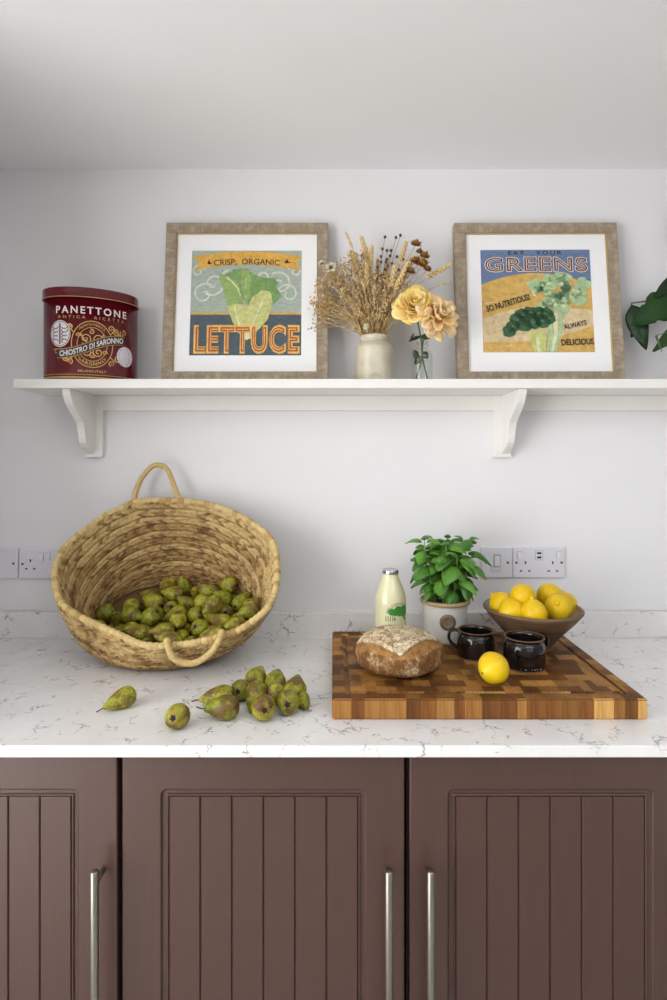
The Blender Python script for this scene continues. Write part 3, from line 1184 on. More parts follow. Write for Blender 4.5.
# faint stamped mark near the foot
def on_jar(p, off=.0003):
    a = -math.pi / 2 + p[0] / .051
    return ((.051 + off) * math.cos(a), (.051 + off) * math.sin(a), p[1])
g = Soup2()
g.add(ribbon2(arc2(-.001, .006, .017, .013, 20, 160, 20), .0014))
g.add(ribbon2(arc2(-.001, .006, .012, .009, 20, 160, 16), .0010))
mesh_obj('stamped_mark', [on_jar(p) for p in g.v], g.f, plain('stamp_grey', C(166, 156, 132), .5), jb, False)

# ------------------------------------------------------------------ dried flowers
M['straw'] = plain('dry_straw', C(196, 160, 92), 0.7, var=0.3, scale=120)
M['ear'] = plain('wheat_ear', C(226, 198, 138), 0.7, var=0.25, scale=160)
m = Mat('dry_grass', C(206, 176, 122), 0.75, spec=0.2)
m.color(m.ramp(m.noise(m.coord(), 75, 4, 0.7), [(0.34, C(128, 92, 48)), (0.48, C(204, 172, 116)), (0.66, C(236, 216, 172))]))
M['oat'] = m.m
M['pod'] = plain('linseed_pod', C(92, 66, 44), 0.6, var=0.25, scale=150)
M['thin_stem'] = plain('thin_stem', C(150, 120, 72), 0.7)
M['dry_brown'] = plain('dried_brown_petal', C(178, 130, 66), 0.75, var=0.35, scale=120)
M['dry_cream'] = plain('dried_cream_petal', C(226, 216, 190), 0.75, var=0.1, scale=120)
M['dry_dark'] = plain('dried_dark_centre', C(40, 32, 32), 0.7)
JT = SZ + .1205      # mouth of the jar


def stem_path(tip, k=None, bend=0.02, seed=0):
    rr = random.Random(seed)
    a = rr.uniform(0, 2 * math.pi)
    q = rr.uniform(.0, .016)
    dx = tip.x - JX
    mouth = Vector((JX + max(-.026, min(.026, dx * .22)) + q * .3 * math.cos(a), JY + q * math.sin(a) * .8, JT))
    foot = Vector((JX - max(-.03, min(.03, dx * .25)), JY - q * math.sin(a), SZ + .012))
    mid = (mouth + tip) / 2 + Vector((-dx * .10, rr.uniform(-.01, .01), bend))
    pts = smooth_profile([foot, mouth, mid, tip], 5)
    return [Vector(p) for p in pts]


def align(z_to, at):
    return Matrix.Translation(at) @ z_to.to_track_quat('Z', 'Y').to_matrix().to_4x4()


def wheat_ear(L, seed, fat=1.0):
    rr = random.Random(seed)
    s = Soup()
    n = int(L / .0062)
    for i in range(n):
        t = i / n
        w = .0046 * fat * (1 - .55 * t) * (0.75 + .25 * min(1, t * 6))
        for k in range(3):
            a = 2.1 * k + i * 1.05
            c = Vector((math.cos(a) * w * .95, math.sin(a) * w * .95, t * L))
            out = Vector((math.cos(a) * .7, math.sin(a) * .7, 1)).normalized()
            s.add(blob((.0026 * fat, .0026 * fat, .0062)), align(out, c))
        if i % 2 == 0:
            a = rr.uniform(0, 6.28)
            o = Vector((math.cos(a) * .28, math.sin(a) * .28, 1)).normalized()
            b = Vector((0, 0, t * L))
            s.add(tube([b, b + o * .018], [.0004, .0002], 3))
    return s


def dried(name, label, cat, tip, base, seed, head, group='dried stems in the stoneware jar', rad=.0009, headmat='ear', headname='seed_ear'):
    """stem from the jar to base and a head from base to tip"""
    r = thing(name, label, cat, (JX, JY, SZ + .012), group=group)
    off = Vector(r.location)
    pts = stem_path(base, seed=seed)
    n = len(pts)
    v, f = tube([p - off for p in pts], [rad * (1.15 - .5 * i / n) for i in range(n)], 6)
    mesh_obj('stem', v, f, M['straw'] if rad > .0008 else M['thin_stem'], r)
    d = (tip - base)
    s = head(d.length, seed)
    h = s.obj(headname, M[headmat], r)
    h.matrix_local = align(d.normalized(), base - off)
    return r


W = 'pale wheat ear on a straw stem in the stoneware jar'
ears = [((361, 236), (368.4, 262), -.085, 1.15), ((371.8, 245), (369.8, 274), -.100, 1.1), ((350, 250), (361.7, 279), -.105, 1.1), ((406.7, 240.5), (400.6, 262), -.075, 1.0),
        ((414, 255), (402, 279), -.100, 1.2), ((395, 264), (391.5, 285), -.115, 1.1), ((452, 264), (428, 277), -.095, 1.0), ((388, 262), (384, 286), -.06, 1.0), ((352, 252), (356, 268), -.08, .9),
        ((408, 262), (396, 288), -.120, 1.1), ((378, 258), (377, 282), -.06, .9), ((345.5, 231.5), (352, 247), -.09, .45), ((451, 281.5), (441, 284), -.085, .5), ((366, 262), (367, 285), -.12, 1.0)]
for i, (t, b, y, fat) in enumerate(ears):
    lab = {6: 'wheat ear leaning far out beside the picture frame, from stoneware jar', 11: 'thin pale grass blade rising above the wheat in stoneware jar', 12: 'small thin grass tip beside the broccoli print frame'}.get(i, W)
    dried('wheat_stem', lab, 'dried grass', P(t[0], t[1], y), P(b[0], b[1], y), 11 + i, lambda L, s, fat=fat: wheat_ear(L, s, fat))

# linseed: bare stems with little round pods
rnd = random.Random(4)
pods = [[(385, 237), (382.4, 249), (381, 256.7)], [(396, 237.5), (391, 250.6), (387, 259.4), (385, 269.5)], [(400.4, 235.4), (397, 256.7), (392, 263.5)], [(387, 250.6), (386, 262), (383, 274)],
        [(377.7, 267.5), (381, 262), (384, 281)], [(403, 259.4), (399, 270), (398, 280)], [(390, 256), (393, 270), (389, 278)], [(380, 275), (388, 266), (391, 286)]]
for i, ps in enumerate(pods):
    y = -.085 + .012 * ((i % 3) - 1)
    r = thing('linseed_stem', 'thin stem with round brown linseed pods in stoneware jar', 'dried flower', (JX, JY, SZ + .012), group='linseed stems in the stoneware jar')
    off = Vector(r.location)
    pts = stem_path(P(ps[0][0], ps[0][1], y), seed=40 + i)
    v, f = tube([p - off for p in pts], .0006, 5)
    s = Soup().add((v, f))
    for q in ps[1:]:
        c = P(q[0], q[1], y + rnd.uniform(-.008, .008))
        base = min(pts[6:], key=lambda p: abs(p.z - (c.z - .02)))
        s.add(tube([base - off, (base + c) / 2 - off + Vector((0, 0, -.002)), c - off], .0004, 4))
    s.obj('stem', M['thin_stem'], r)
    for q in ps:
        c = P(q[0], q[1], y) if q is ps[0] else P(q[0], q[1], y)
        v, f = lathe([(0, -.0042), (.0026, -.0035), (.0042, 0), (.003, .0032), (.0008, .0044), (0, .0058)], 10)
        o = mesh_obj('pod', v, f, M['pod'], r)
        o.location = c - off

# brown papery flower heads
def papery(R, seed, n=38, up=.5):
    rr = random.Random(seed)
    s = Soup()
    for i in range(n):
        a = 2.399 * i
        el = 1.45 - 1.5 * (i / n)
        d = Vector((math.cos(a) * math.cos(el), math.sin(a) * math.cos(el), math.sin(el) * up + .1)).normalized()
        L = R * rr.uniform(.75, 1.1)
        side = d.cross(Vector((0, 0, 1)))
        side = side.normalized() if side.length > 1e-3 else Vector((1, 0, 0))
        w = R * .34
        cup = Vector((0, 0, R * .25))
        p0, p1, p2 = Vector((0, 0, 0)), d * L * .6 + cup * .4, d * L + cup * rr.uniform(-.6, .8)
        s.add(([p0, p1 + side * w, p1 - side * w, p2, p1 - cup * .25], [(0, 1, 4), (0, 4, 2), (1, 3, 4), (4, 3, 2)]))
    return s


for i, (px, py, R, y) in enumerate(((415, 246, .019, -.085), (424, 258, .019, -.09), (421.5, 267, .024, -.11), (414.5, 263, .020, -.10), (419, 253, .013, -.08), (427, 271, .015, -.12), (410, 273, .016, -.11))):
    tip = P(px, py, y)
    dried('dried_flower', 'brown papery dried flower head above the yellow roses', 'dried flower', tip + Vector((.2, -.5, .8)).normalized() * .006, tip, 70 + i, lambda L, s, R=R: papery(R, s), 'brown dried flowers in the stoneware jar', .0010, 'dry_brown', 'flower_head')

# cream everlasting daisies with dark centres
for i, (px, py, R, y, fc, lab) in enumerate(((331.3, 268, .0165, -.135, (-.15, -1, .25), 'cream dried daisy with dark centre, in front of picture frame'), (322, 264.5, .012, -.125, (-.5, -.6, .5), 'small half-closed dried daisy beside the bigger one'), (366, 327, .010, -.125, (-.2, -.9, .3), 'pale dried daisy low down above the jar mouth'))):
    c = P(px, py, y)
    d = Vector(fc).normalized()
    r = dried('dried_daisy', lab, 'dried flower', c + d * .003, c, 90 + i, lambda L, s, R=R: papery(R, s, 22, .28), 'daisies in the stoneware jar', .0008, 'dry_cream', 'petals')
    s = Soup().add(blob((R * .38, R * .38, R * .3)))
    o = s.obj('flower_centre', M['dry_dark'] if i != 2 else M['dry_cream'], r)
    o.matrix_local = align(d, c + d * R * .18 - Vector(r.location))

# the fine fluffy grasses nobody could count
rnd = random.Random(21)
s = Soup()
for i in range(230):
    if i < 110:       # fan to the left
        t = rnd.random()
        px = 314 + 52 * t + rnd.uniform(-3, 3)
        py = 300 - 30 * t + rnd.uniform(-26, 22) + 14 * (1 - t) * rnd.random()
        y = -.100 + rnd.uniform(-.035, .03)
    else:
        px = rnd.uniform(352, 408)
        py = rnd.uniform(272, 318)
        y = -.100 + rnd.uniform(-.035, .03)
    tip = P(px, py, y)
    pts = stem_path(tip, seed=200 + i, bend=rnd.uniform(-.004, .016))
    s.add(tube(pts[4:], [.0008] * (len(pts) - 5) + [.0005], 4))
    for k in range(rnd.randint(4, 8)):
        q = tip + Vector((rnd.gauss(0, .007), rnd.gauss(0, .007), rnd.gauss(-.003, .008)))
        s.add(blob((.0021, .0019, .0036), u=5, v=4), Matrix.Translation(q) @ Euler((rnd.uniform(-1, 1), rnd.uniform(-1, 1), 0)).to_matrix().to_4x4())
        s.add(tube([pts[-2 - rnd.randint(0, 1)], q], .00022, 3))
o = s.obj('dried_grass', M['oat'])
tag(o, 'fluffy tan dried grasses fanning out of the stoneware jar', 'dried grass')
o['kind'] = 'stuff'

# ------------------------------------------------------------------ glass bottle with two roses
BX, BY = P(422, 378, -.105).x, -.105
bot = thing('glass_bottle', 'small clear glass bottle holding the two roses', 'bottle', (BX, BY, SZ))
outer = smooth_profile([(.0235, 0), (.0265, .002), (.0272, .006), (.0272, .062), (.0262, .072), (.0222, .081), (.0165, .088), (.0148, .092), (.0150, .095), (.0180, .0965), (.0182, .1005), (.0150, .102), (.0148, .105), (.0172, .1065), (.0172, .109)], 3)
prf = [(0, .001)] + [tuple(p) for p in outer] + [(.0145, .1088), (.0140, .102)]
v, f = lathe(prf, 40)
mesh_obj('body', v, f, M['bottle_glass'], bot)
m = Mat('rose_petal', C(244, 208, 130), 0.6, spec=0.3)
f = m.noise(m.coord(), 22, 3)
m.color(m.mix(m.ramp(m.rand(), [(0.0, 0.0), (1.0, 1.0)]), m.ramp(f, [(0.3, C(250, 206, 84)), (0.7, C(255, 232, 130))]), m.ramp(f, [(0.3, C(250, 214, 140)), (0.7, C(254, 232, 180))])))
m.b.inputs['Subsurface Weight'].default_value = 0.35
m.b.inputs['Subsurface Radius'].default_value = (0.01, 0.006, 0.003)
M['petal'] = m.m
m = Mat('rose_petal_peach', C(248, 212, 168), 0.6, spec=0.3)
f = m.noise(m.coord(), 22, 3)
m.color(m.mix(m.rand(), m.ramp(f, [(0.3, C(255, 206, 132)), (0.7, C(255, 226, 164))]), m.ramp(f, [(0.3, C(255, 214, 160)), (0.7, C(255, 234, 200))])))
m.b.inputs['Subsurface Weight'].default_value = 0.35
m.b.inputs['Subsurface Radius'].default_value = (0.01, 0.006, 0.003)
M['petal2'] = m.m
M['rose_green'] = plain('rose_leaf', C(52, 74, 38), 0.45, var=0.2, scale=60)
M['rose_stem'] = plain('rose_stem', C(96, 106, 52), 0.5, var=0.15)
M['dead_leaf'] = plain('withered_leaf', C(116, 88, 52), 0.6)


def petal_mesh(R, H, half, flare, seed, point=0.0, ns=8, nt=8):
    """patch of a cup around the local z axis: R rim radius, H height, half = half angle"""
    rr = random.Random(seed)
    ph = rr.uniform(0, 6)
    v, f = [], []
    for i in range(ns + 1):
        s_ = i / ns
        rho = R * (s_ ** .62)
        z = H * (s_ ** 1.25)
        if s_ > .55:
            k = (s_ - .55) / .45
            rho += flare * R * k * k
            z -= flare * H * .35 * k * k
        wid = math.sin(math.pi * min(1, .12 + .60 * s_)) ** .8
        for j in range(nt + 1):
            t = 2 * j / nt - 1
            edge = 1 - .22 * (abs(t) ** 3) * s_ - point * abs(t) ** 1.5 * s_ * .35
            a = half * t * wid
            rp = rho * edge + .04 * R * s_ * math.sin(ph + 5 * t)
            zz = z * (1 - .18 * abs(t) ** 2.5 * s_) + .05 * R * s_ * math.sin(ph * 2 + 4 * t)
            v.append((rp * math.cos(a), rp * math.sin(a), zz))
    for i in range(ns):
        for j in range(nt):
            a = i * (nt + 1) + j
            f.append((a, a + 1, a + nt + 2, a + nt + 1))
    return v, f


def leaf_mesh(L, Wd, cup=.12, droop=.25, nl=8, nw=4, tip=1.0, wave=0.0):
    v, f = [], []
    for i in range(nl + 1):
        s_ = i / nl
        w = Wd * (math.sin(math.pi * min(1, s_ ** .8)) ** .75) * (1 - .25 * s_ * tip) if 0 < s_ < 1 else 0.0004
        for j in range(-nw, nw + 1):
            t = j / nw
            z = -droop * L * s_ * s_ - cup * Wd * t * t * 2 + cup * Wd * .5 * math.sin(math.pi * s_) + wave * L * math.sin(9 * s_ + 2 * t) * abs(t)
            v.append((L * s_, w * t, z))
    k = 2 * nw + 1
    for i in range(nl):
        for j in range(2 * nw):
            a = i * k + j
            f.append((a, a + 1, a + k + 1, a + k))
    return v, f


def rose(name, label, centre, face, R, seed, mat, layers, stem_pts):
    r = thing(name, label, 'rose', tuple(stem_pts[0]))
    off = Vector(stem_pts[0])
    rr = random.Random(seed)
    d = Vector(face).normalized()
    A = align(d, centre - off)
    k = 0
    for (n, rad, h, half, flare, z0, pt) in layers:
        for i in range(n):
            v, f = petal_mesh(R * rad * rr.uniform(.92, 1.08), R * h * rr.uniform(.9, 1.1), half, flare * rr.uniform(.7, 1.3), seed + k, pt)
            o = mesh_obj('petal', v, f, mat, r)
            md = o.modifiers.new('thickness', 'SOLIDIFY')
            md.thickness = .0006
            o.matrix_local = A @ Matrix.Translation((0, 0, z0 * R)) @ Euler((0, rr.uniform(-.08, .08), 2 * math.pi * i / n + k * .37 + rr.uniform(-.15, .15))).to_matrix().to_4x4()
            k += 1
    pts = [Vector(p) - off for p in smooth_profile([Vector(p) for p in stem_pts], 5)]
    v, f = tube(pts, .0020, 8)
    mesh_obj('stem', v, f, M['rose_stem'], r)
    s = Soup()
    for i in range(5):
        a = 2 * math.pi * i / 5
        vv, ff = leaf_mesh(R * .6, R * .13, .1, .2)
        s.add((vv, ff), A @ Matrix.Translation((0, 0, -.12 * R)) @ Euler((0, .5, a)).to_matrix().to_4x4())
    s.obj('sepals', M['rose_green'], r)
    return r


full = [(3, .20, .62, 1.5, .0, .18, 0), (4, .32, .66, 1.2, .02, .14, 0), (5, .46, .66, 1.0, .05, .10, 0), (6, .62, .62, .85, .10, .05, 0), (7, .80, .52, .72, .20, .0, .1), (8, .96, .36, .62, .25, -.06, .1), (8, 1.0, .12, .60, .30, -.12, .1)]
spiky = [(4, .20, .85, 1.2, .05, .15, .5), (5, .36, .90, .9, .15, .10, .7), (6, .55, .85, .7, .25, .05, .8), (7, .76, .66, .60, .35, .0, .8), (8, .95, .40, .52, .35, -.05, .7), (6, 1.0, .10, .5, .35, -.1, .5)]
r1c = P(416, 303, -.150)
r2c = P(441.5, 315.5, -.160)
mouthz = SZ + .109
ra = rose('rose', 'large full yellow rose in glass bottle, touching the dried stems', r1c + Vector((0, .012, -.010)), (-.10, -1, .42), .0495, 100, M['petal'], full,
          [(BX + .014, BY, SZ + .011), (BX + .002, BY + .002, SZ + .065), (BX - .003, BY - .002, mouthz + .006), tuple(r1c + Vector((0.004, .018, -.03))), tuple(r1c + Vector((0, .012, -.012)))])
rb = rose('rose', 'peach rose with pointed petals in glass bottle, next to picture frame', r2c + Vector((-.012, .012, -.004)), (.42, -1, .30), .050, 160, M['petal2'], spiky,
          [(BX - .016, BY - .004, SZ + .011), (BX - .002, BY - .006, SZ + .06), (BX + .004, BY + .002, mouthz + .006), tuple(r2c + Vector((-.022, .022, -.022))), tuple(r2c + Vector((-.012, .014, -.006)))])
# leaves on the rose stems (two above the mouth, some pressed against the glass, one withered)
for parent, px, py, y, rot, L, Wd, mat in ((ra, 420, 336, -.112, (0.3, .1, 2.9), .030, .010, 'rose_green'), (rb, 421, 336, -.118, (-.4, -.5, .15), .036, .012, 'rose_green'), (rb, 421, 337, -.125, (.9, -.1, -.5), .022, .011, 'rose_green'),
                                           (ra, 421, 356, -.110, (1.2, .9, 2.6), .026, .011, 'rose_green'), (rb, 423, 352, -.118, (1.4, .8, -.2), .020, .010, 'rose_green'), (ra, 414.5, 350, -.11, (1.5, 1.2, 0), .030, .009, 'rose_green'), (ra, 414, 333.5, -.125, (.2, .75, 2.75), .022, .005, 'dead_leaf')):
    v, f = leaf_mesh(L, Wd, .2, .3)
    o = mesh_obj('leaf', v, f, M[mat], parent)
    o.modifiers.new('thickness', 'SOLIDIFY').thickness = .0005
    o.matrix_local = Matrix.Translation(P(px, py, y) - Vector(parent.location)) @ Euler(rot).to_matrix().to_4x4()

# ------------------------------------------------------------------ houseplant at the end of the shelf
m = Mat('houseplant_leaf', C(40, 76, 34), 0.42, spec=0.3)
f = m.noise(m.coord(), 16, 4)
m.color(m.mix(m.rand(), m.ramp(f, [(0.3, C(12, 32, 16)), (0.7, C(24, 52, 22))]), m.ramp(f, [(0.3, C(24, 54, 18)), (0.7, C(44, 84, 26))])))
M['hp_leaf'] = m.m
M['hp_stem'] = plain('houseplant_stem', C(86, 92, 66), 0.5)
M['hp_pot'] = plain('white_planter', C(225, 222, 216), 0.4, var=0.03)
M['soil'] = plain('potting_soil', C(56, 42, 32), 0.95, var=0.4, scale=120, bump=0.8)
hp = thing('trailing_houseplant', 'dark green lobed houseplant leaning out beside the broccoli print', 'plant', (1.02, -0.092, SZ))
v, f = lathe([(0, 0), (.052, 0), (.056, .003), (.068, .115), (.069, .12), (.064, .12), (.062, .11), (0, .108)], 40)
mesh_obj('pot', v, f, M['hp_pot'], hp)
v, f = lathe([(0, .112), (.03, .113), (.063, .110)], 24)
mesh_obj('soil', v, f, M['soil'], hp)


def lobed_leaf(L, Wd, nl=20, nw=6, lobes=3, depth=.45, cup=.15, droop=.25):
    v, f = [], []
    for i in range(nl + 1):
        s_ = i / nl
        w = Wd * (math.sin(math.pi * s_ ** .62) ** .8 if 0 < s_ < 1 else .01)
        notch = 1 - depth * max(0, math.cos(2 * math.pi * lobes * s_ + .6)) ** 3 * (1 if .15 < s_ < .92 else 0)
        for j in range(-nw, nw + 1):
            t = j / nw
            tt = t if abs(t) < .55 else math.copysign(.55 + (abs(t) - .55) * notch, t) if notch < 1 else t
            z = -droop * L * s_ * s_ - cup * Wd * t * t
            v.append((L * s_ + .10 * L * abs(t) * (1 - s_), w * tt, z + .02 * L * math.sin(12 * s_) * abs(t)))
    k = 2 * nw + 1
    for i in range(nl):
        for j in range(2 * nw):
            a = i * k + j
            f.append((a, a + 1, a + k + 1, a + k))
    return v, f


off = Vector(hp.location)
for i, (base, tip, nrm, Wd, lob) in enumerate((((631, 303, -.05), (645, 345, -.09), (-.5, -.8, .1), .026, 0), ((652, 305, -.06), (634, 333, -.07), (-.2, -.9, .2), .022, 0), ((684, 292, -.09), (643, 316, -.13), (.1, -.95, .25), .046, 3), ((690, 268, -.10), (655, 292, -.12), (.15, -.75, .65), .020, 1),
                                               ((692, 322, -.11), (659, 343, -.14), (.0, -.9, .5), .024, 1), ((705, 250, -.10), (745, 215, -.13), (.1, -.8, .6), .055, 3), ((715, 300, -.13), (760, 330, -.16), (.2, -.8, .6), .06, 3), ((700, 240, -.05), (690, 195, -.05), (-.1, -.9, .3), .05, 2))):
    b, t = P(*base), P(*tip)
    d = t - b
    xax = d.normalized()
    n = Vector(nrm)
    n = (n - xax * n.dot(xax)).normalized()
    yax = n.cross(xax)
    Mx = Matrix((xax, yax, n)).transposed().to_4x4()
    v, f = lobed_leaf(d.length, Wd, lobes=max(lob, 1), depth=.5 if lob else .0)
    o = mesh_obj('leaf', v, f, M['hp_leaf'], hp)
    o.modifiers.new('thickness', 'SOLIDIFY').thickness = .0008
    o.matrix_local = Matrix.Translation(b - off) @ Mx
    root = Vector((.0 + .012 * math.cos(i), .012 * math.sin(i), .108))
    pts = [Vector(p) for p in smooth_profile([root, (root + (b - off)) / 2 + Vector((.0, -.01, .05)), b - off], 6)]
    v, f = tube(pts, .0022, 7)
    mesh_obj('leaf_stalk', v, f, M['hp_stem'], hp)
# a withered tendril with a small dry tip
pts = [Vector((-.01, -.01, .108)), P(680, 330, -.12) - off, P(662, 334, -.13) - off, P(656, 335.5, -.135) - off, P(662, 352, -.135) - off]
s = Soup().add(tube([Vector(p) for p in smooth_profile(pts[:4], 4)], .0010, 6))
s.add(tube([pts[3], (pts[3] + pts[4]) / 2, pts[4]], [.0030, .0022, .0006], 6))
s.obj('tendril', M['hp_stem'], hp)
# ------------------------------------------------------------------ end-grain chopping board
BZ = WT + 0.040
f0 = PZ(332, 720, WT)
bx0, by0 = f0.x, f0.y
bx1 = PZ(648, 720, WT).x
by1 = -0.088
m = Mat('end_grain', C(150, 96, 50), 0.5, spec=0.22)
rv = m.rand()
geo = m.n('ShaderNodeNewGeometry')
sep = m.n('ShaderNodeSeparateXYZ')
m.l(geo.outputs['Normal'], sep.inputs[0])
topf = m.ramp(sep.outputs['Z'], [(0.4, 0.0), (0.8, 1.0)])
# side grain: upright streaks
sg = m.noise(m.coord((140, 140, 6)), 1.2, 5, 0.6, 0.3)
side_dark = m.ramp(sg, [(0.3, C(92, 54, 24)), (0.7, C(140, 90, 44))])
side_lite = m.ramp(sg, [(0.3, C(190, 140, 74)), (0.7, C(228, 184, 112))])
side_mid = m.ramp(sg, [(0.3, C(146, 96, 46)), (0.7, C(186, 134, 72))])
sel = m.ramp(rv, [(0.0, 0.0), (0.38, 0.1), (0.62, 0.9), (0.66, 1.0)])
side = m.mix(sel, side_dark, m.mix(m.ramp(rv, [(0.72, 0.0), (0.82, 1.0)]), side_mid, side_lite))
# end grain: fine rays, thirsty and darker with oil
eg = m.noise(m.coord((90, 260, 90), rot=(0, 0, 0.5)), 1.0, 5, 0.7, 0.5)
eg2 = m.noise(m.coord((1, 1, 1), kind='Generated'), 3, 3)
t_dark = m.ramp(eg, [(0.3, C(78, 44, 16)), (0.7, C(130, 82, 34))])
t_lite = m.ramp(eg, [(0.3, C(150, 100, 44)), (0.7, C(200, 148, 76))])
rv2 = m.math('FRACT', m.math('MULTIPLY', rv, 7.31))
top = m.mix(m.ramp(rv2, [(0.2, 0.0), (0.8, 1.0)]), t_dark, t_lite)
wp = m.n('ShaderNodeNewGeometry')
blot = m.ramp(m.noise(wp.outputs['Position'], 9, 4, 0.6, 0.5), [(0.45, 0.0), (0.65, 0.6)])
top = m.mix(blot, top, C(60, 36, 18))
tone = m.ramp(m.math('FRACT', m.math('MULTIPLY', rv, 13.7)), [(0.0, 0.7), (1.0, 1.15)])
m.color(m.mix(1.0, m.mix(topf, side, top), tone, 'MULTIPLY'))
m.rough(m.ramp(eg, [(0.3, 0.48), (0.7, 0.65)]))
m.bump(eg, 0.12, 0.0006)
M['end_grain'] = m.m

board = thing('chopping_board', 'thick end-grain wooden chopping board with a juice groove', 'chopping board', ((bx0 + bx1) / 2, (by0 + by1) / 2, WT))
bw, bd, bh = bx1 - bx0, by1 - by0, BZ - WT
rnd = random.Random(77)
nrow, ncol = 14, 21
ye = [-bd / 2 + bd * i / nrow for i in range(nrow + 1)]
gx, gw, gd = .026, .010, .0045           # groove: distance from the edge, width, depth


def cuts(a, b, half):
    """split a..b at the groove lines"""
    pts = [a, b]
    for s_ in (-1, 1):
        for q in (half - gx, half - gx - gw):
            t = s_ * q
            if a + 1e-5 < t < b - 1e-5:
                pts.append(t)
    return sorted(pts)


def in_groove(x, y):
    ax, ay = bw / 2 - abs(x), bd / 2 - abs(y)
    inx = gx < ax < gx + gw and ay > gx
    iny = gx < ay < gx + gw and ax > gx
    return inx or iny


for r_ in range(nrow):
    ws = [rnd.uniform(.55, 1.4) for _ in range(ncol)]
    tot = sum(ws)
    x = -bw / 2
    for c_ in range(ncol):
        xa, xb = x, x + bw * ws[c_] / tot
        x = xb
        ya, yb = ye[r_], ye[r_ + 1]
        bm = bmesh.new()
        xs, ys = cuts(xa, xb, bw / 2), cuts(ya, yb, bd / 2)
        H = {}
        for i in range(len(xs) - 1):
            for j in range(len(ys) - 1):
                g_ = in_groove((xs[i] + xs[i + 1]) / 2, (ys[j] + ys[j + 1]) / 2)
                H[i, j] = bh - (gd if g_ else 0)
        for (i, j), h in H.items():
            add_box(bm, xs[i], xs[i + 1], ys[j], ys[j + 1], 0, h)
        bmesh.ops.remove_doubles(bm, verts=bm.verts, dist=1e-6)
        # rounded outer edges and corners
        def outer(v):
            return (abs(abs(v.co.x) - bw / 2) < 1e-5, abs(abs(v.co.y) - bd / 2) < 1e-5)
        es = []
        for e_ in bm.edges:
            a, b = e_.verts
            oa, ob = outer(a), outer(b)
            if abs(a.co.z - b.co.z) < 1e-6 and (a.co.z < 1e-6 or a.co.z > bh - 1e-6) and ((oa[0] and ob[0]) or (oa[1] and ob[1])):
                es.append(e_)
            elif all(oa) and all(ob):
                es.append(e_)
        if es:
            bmesh.ops.bevel(bm, geom=es, offset=.0028, segments=2, affect='EDGES')
        # local origin in the block's middle
        cx_, cy_ = (xa + xb) / 2, (ya + yb) / 2
        for v in bm.verts:
            v.co.x -= cx_
            v.co.y -= cy_
        o = bm_obj('block', bm, M['end_grain'], board)
        o.location = (cx_, cy_, 0)

# ------------------------------------------------------------------ bread
def interp(x, pts):
    return float(np.interp(x, [p[0] for p in pts], [p[1] for p in pts]))


S_TOP = [(-.096, .050), (-.083, .054), (-.066, .0525), (-.048, .047), (-.028, .036), (-.008, .024), (.004, .033), (.019, .045), (.036, .054), (.054, .060), (.072, .059), (.096, .052)]
S_BOT = [(-.096, .032), (-.075, .033), (-.052, .028), (-.03, .022), (-.008, .017), (.019, .0195), (.034, .026), (.055, .034), (.075, .041), (.096, .046)]
nu, nv = 220, 110
vs, fs, mask = [], [], []
rnd = random.Random(2)
for i in range(nv + 1):
    th = math.pi * i / nv
    for j in range(nu):
        ph = 2 * math.pi * j / nu
        st, ct = math.sin(th), math.cos(th)
        # domed on top, tighter below, flat foot
        st2 = abs(st) ** (.82 if ct > 0 else .5)
        x = .0965 * st2 * math.cos(ph) * (1 + .018 * math.sin(2 * ph + .5))
        y = .0860 * st2 * math.sin(ph) * (1 + .02 * math.sin(3 * ph))
        z = .036 + (.054 * (abs(ct) ** .92) if ct > 0 else -.0365 * (abs(ct) ** .8))
        z = max(z, .0006)
        z *= 1 - .10 * max(0, x / .0965) * max(0, ct)
        vv = z * .94 + y * .33
        T, B = interp(x, S_TOP), interp(x, S_BOT)
        k = 0.0
        fr = 1 if y < .035 else 0
        d = 0.0
        if fr:
            if B < vv < T:
                q = (vv - B) / max(T - B, 1e-4)
                k = min(1, min(q, 1 - q) * 8 + .25)
                d = -.0042 * (q ** 1.6) * (1 if abs(x) < .088 else .4)
            elif T <= vv < T + .008:
                d = .0016 * (1 - (vv - T) / .008)
            elif vv <= B and vv > B - .006:
                d = .0006
        n = Vector((x / .0965 ** 2, y / .086 ** 2, (z - .036) / .05 ** 2)).normalized()
        p = Vector((x, y, z)) + n * d
        p.z = max(p.z, .0004)
        vs.append(p)
        upper = 1.0 if (vv >= T or y >= .035) else 0.0
        mask.append((k, upper, max(0, min(1, z / .09)), 1))
for i in range(nv):
    for j in range(nu):
        a, b = i * nu + j, i * nu + (j + 1) % nu
        fs.append((a, a + nu, b + nu, b))
m = Mat('bread_crust', C(180, 130, 80), 0.8, spec=0.2)
at = m.n('ShaderNodeAttribute', attribute_name='crust')
sp = m.n('ShaderNodeSeparateColor')
m.l(at.outputs['Color'], sp.inputs[0])
co = m.coord()
n1 = m.noise(co, 34, 6, 0.7)
n2 = m.noise(co, 190, 5, 0.75)
n3 = m.noise(co, 75, 5, 0.7)
brown = m.ramp(n1, [(0.3, C(92, 60, 32)), (0.55, C(138, 96, 56)), (0.8, C(170, 126, 80))])
scar = m.ramp(n3, [(0.3, C(122, 82, 42)), (0.55, C(168, 124, 74)), (0.8, C(204, 164, 110))])
flour = m.ramp(n2, [(0.3, C(206, 186, 146)), (0.6, C(236, 222, 188))])
fl_top = m.math('MULTIPLY', m.ramp(n3, [(0.40, 0.25), (0.56, 1.0)]), m.ramp(n2, [(0.34, 0.05), (0.50, 1.0)]))
fl_low = m.math('MULTIPLY', m.ramp(n1, [(0.48, 0.0), (0.66, 0.8)]), m.ramp(n2, [(0.42, 0.0), (0.58, 1.0)]))
top_c = m.mix(fl_top, brown, flour)
low_c = m.mix(fl_low, brown, flour)
base_c = m.mix(sp.outputs[1], low_c, top_c)
m.color(m.mix(sp.outputs[0], base_c, scar))
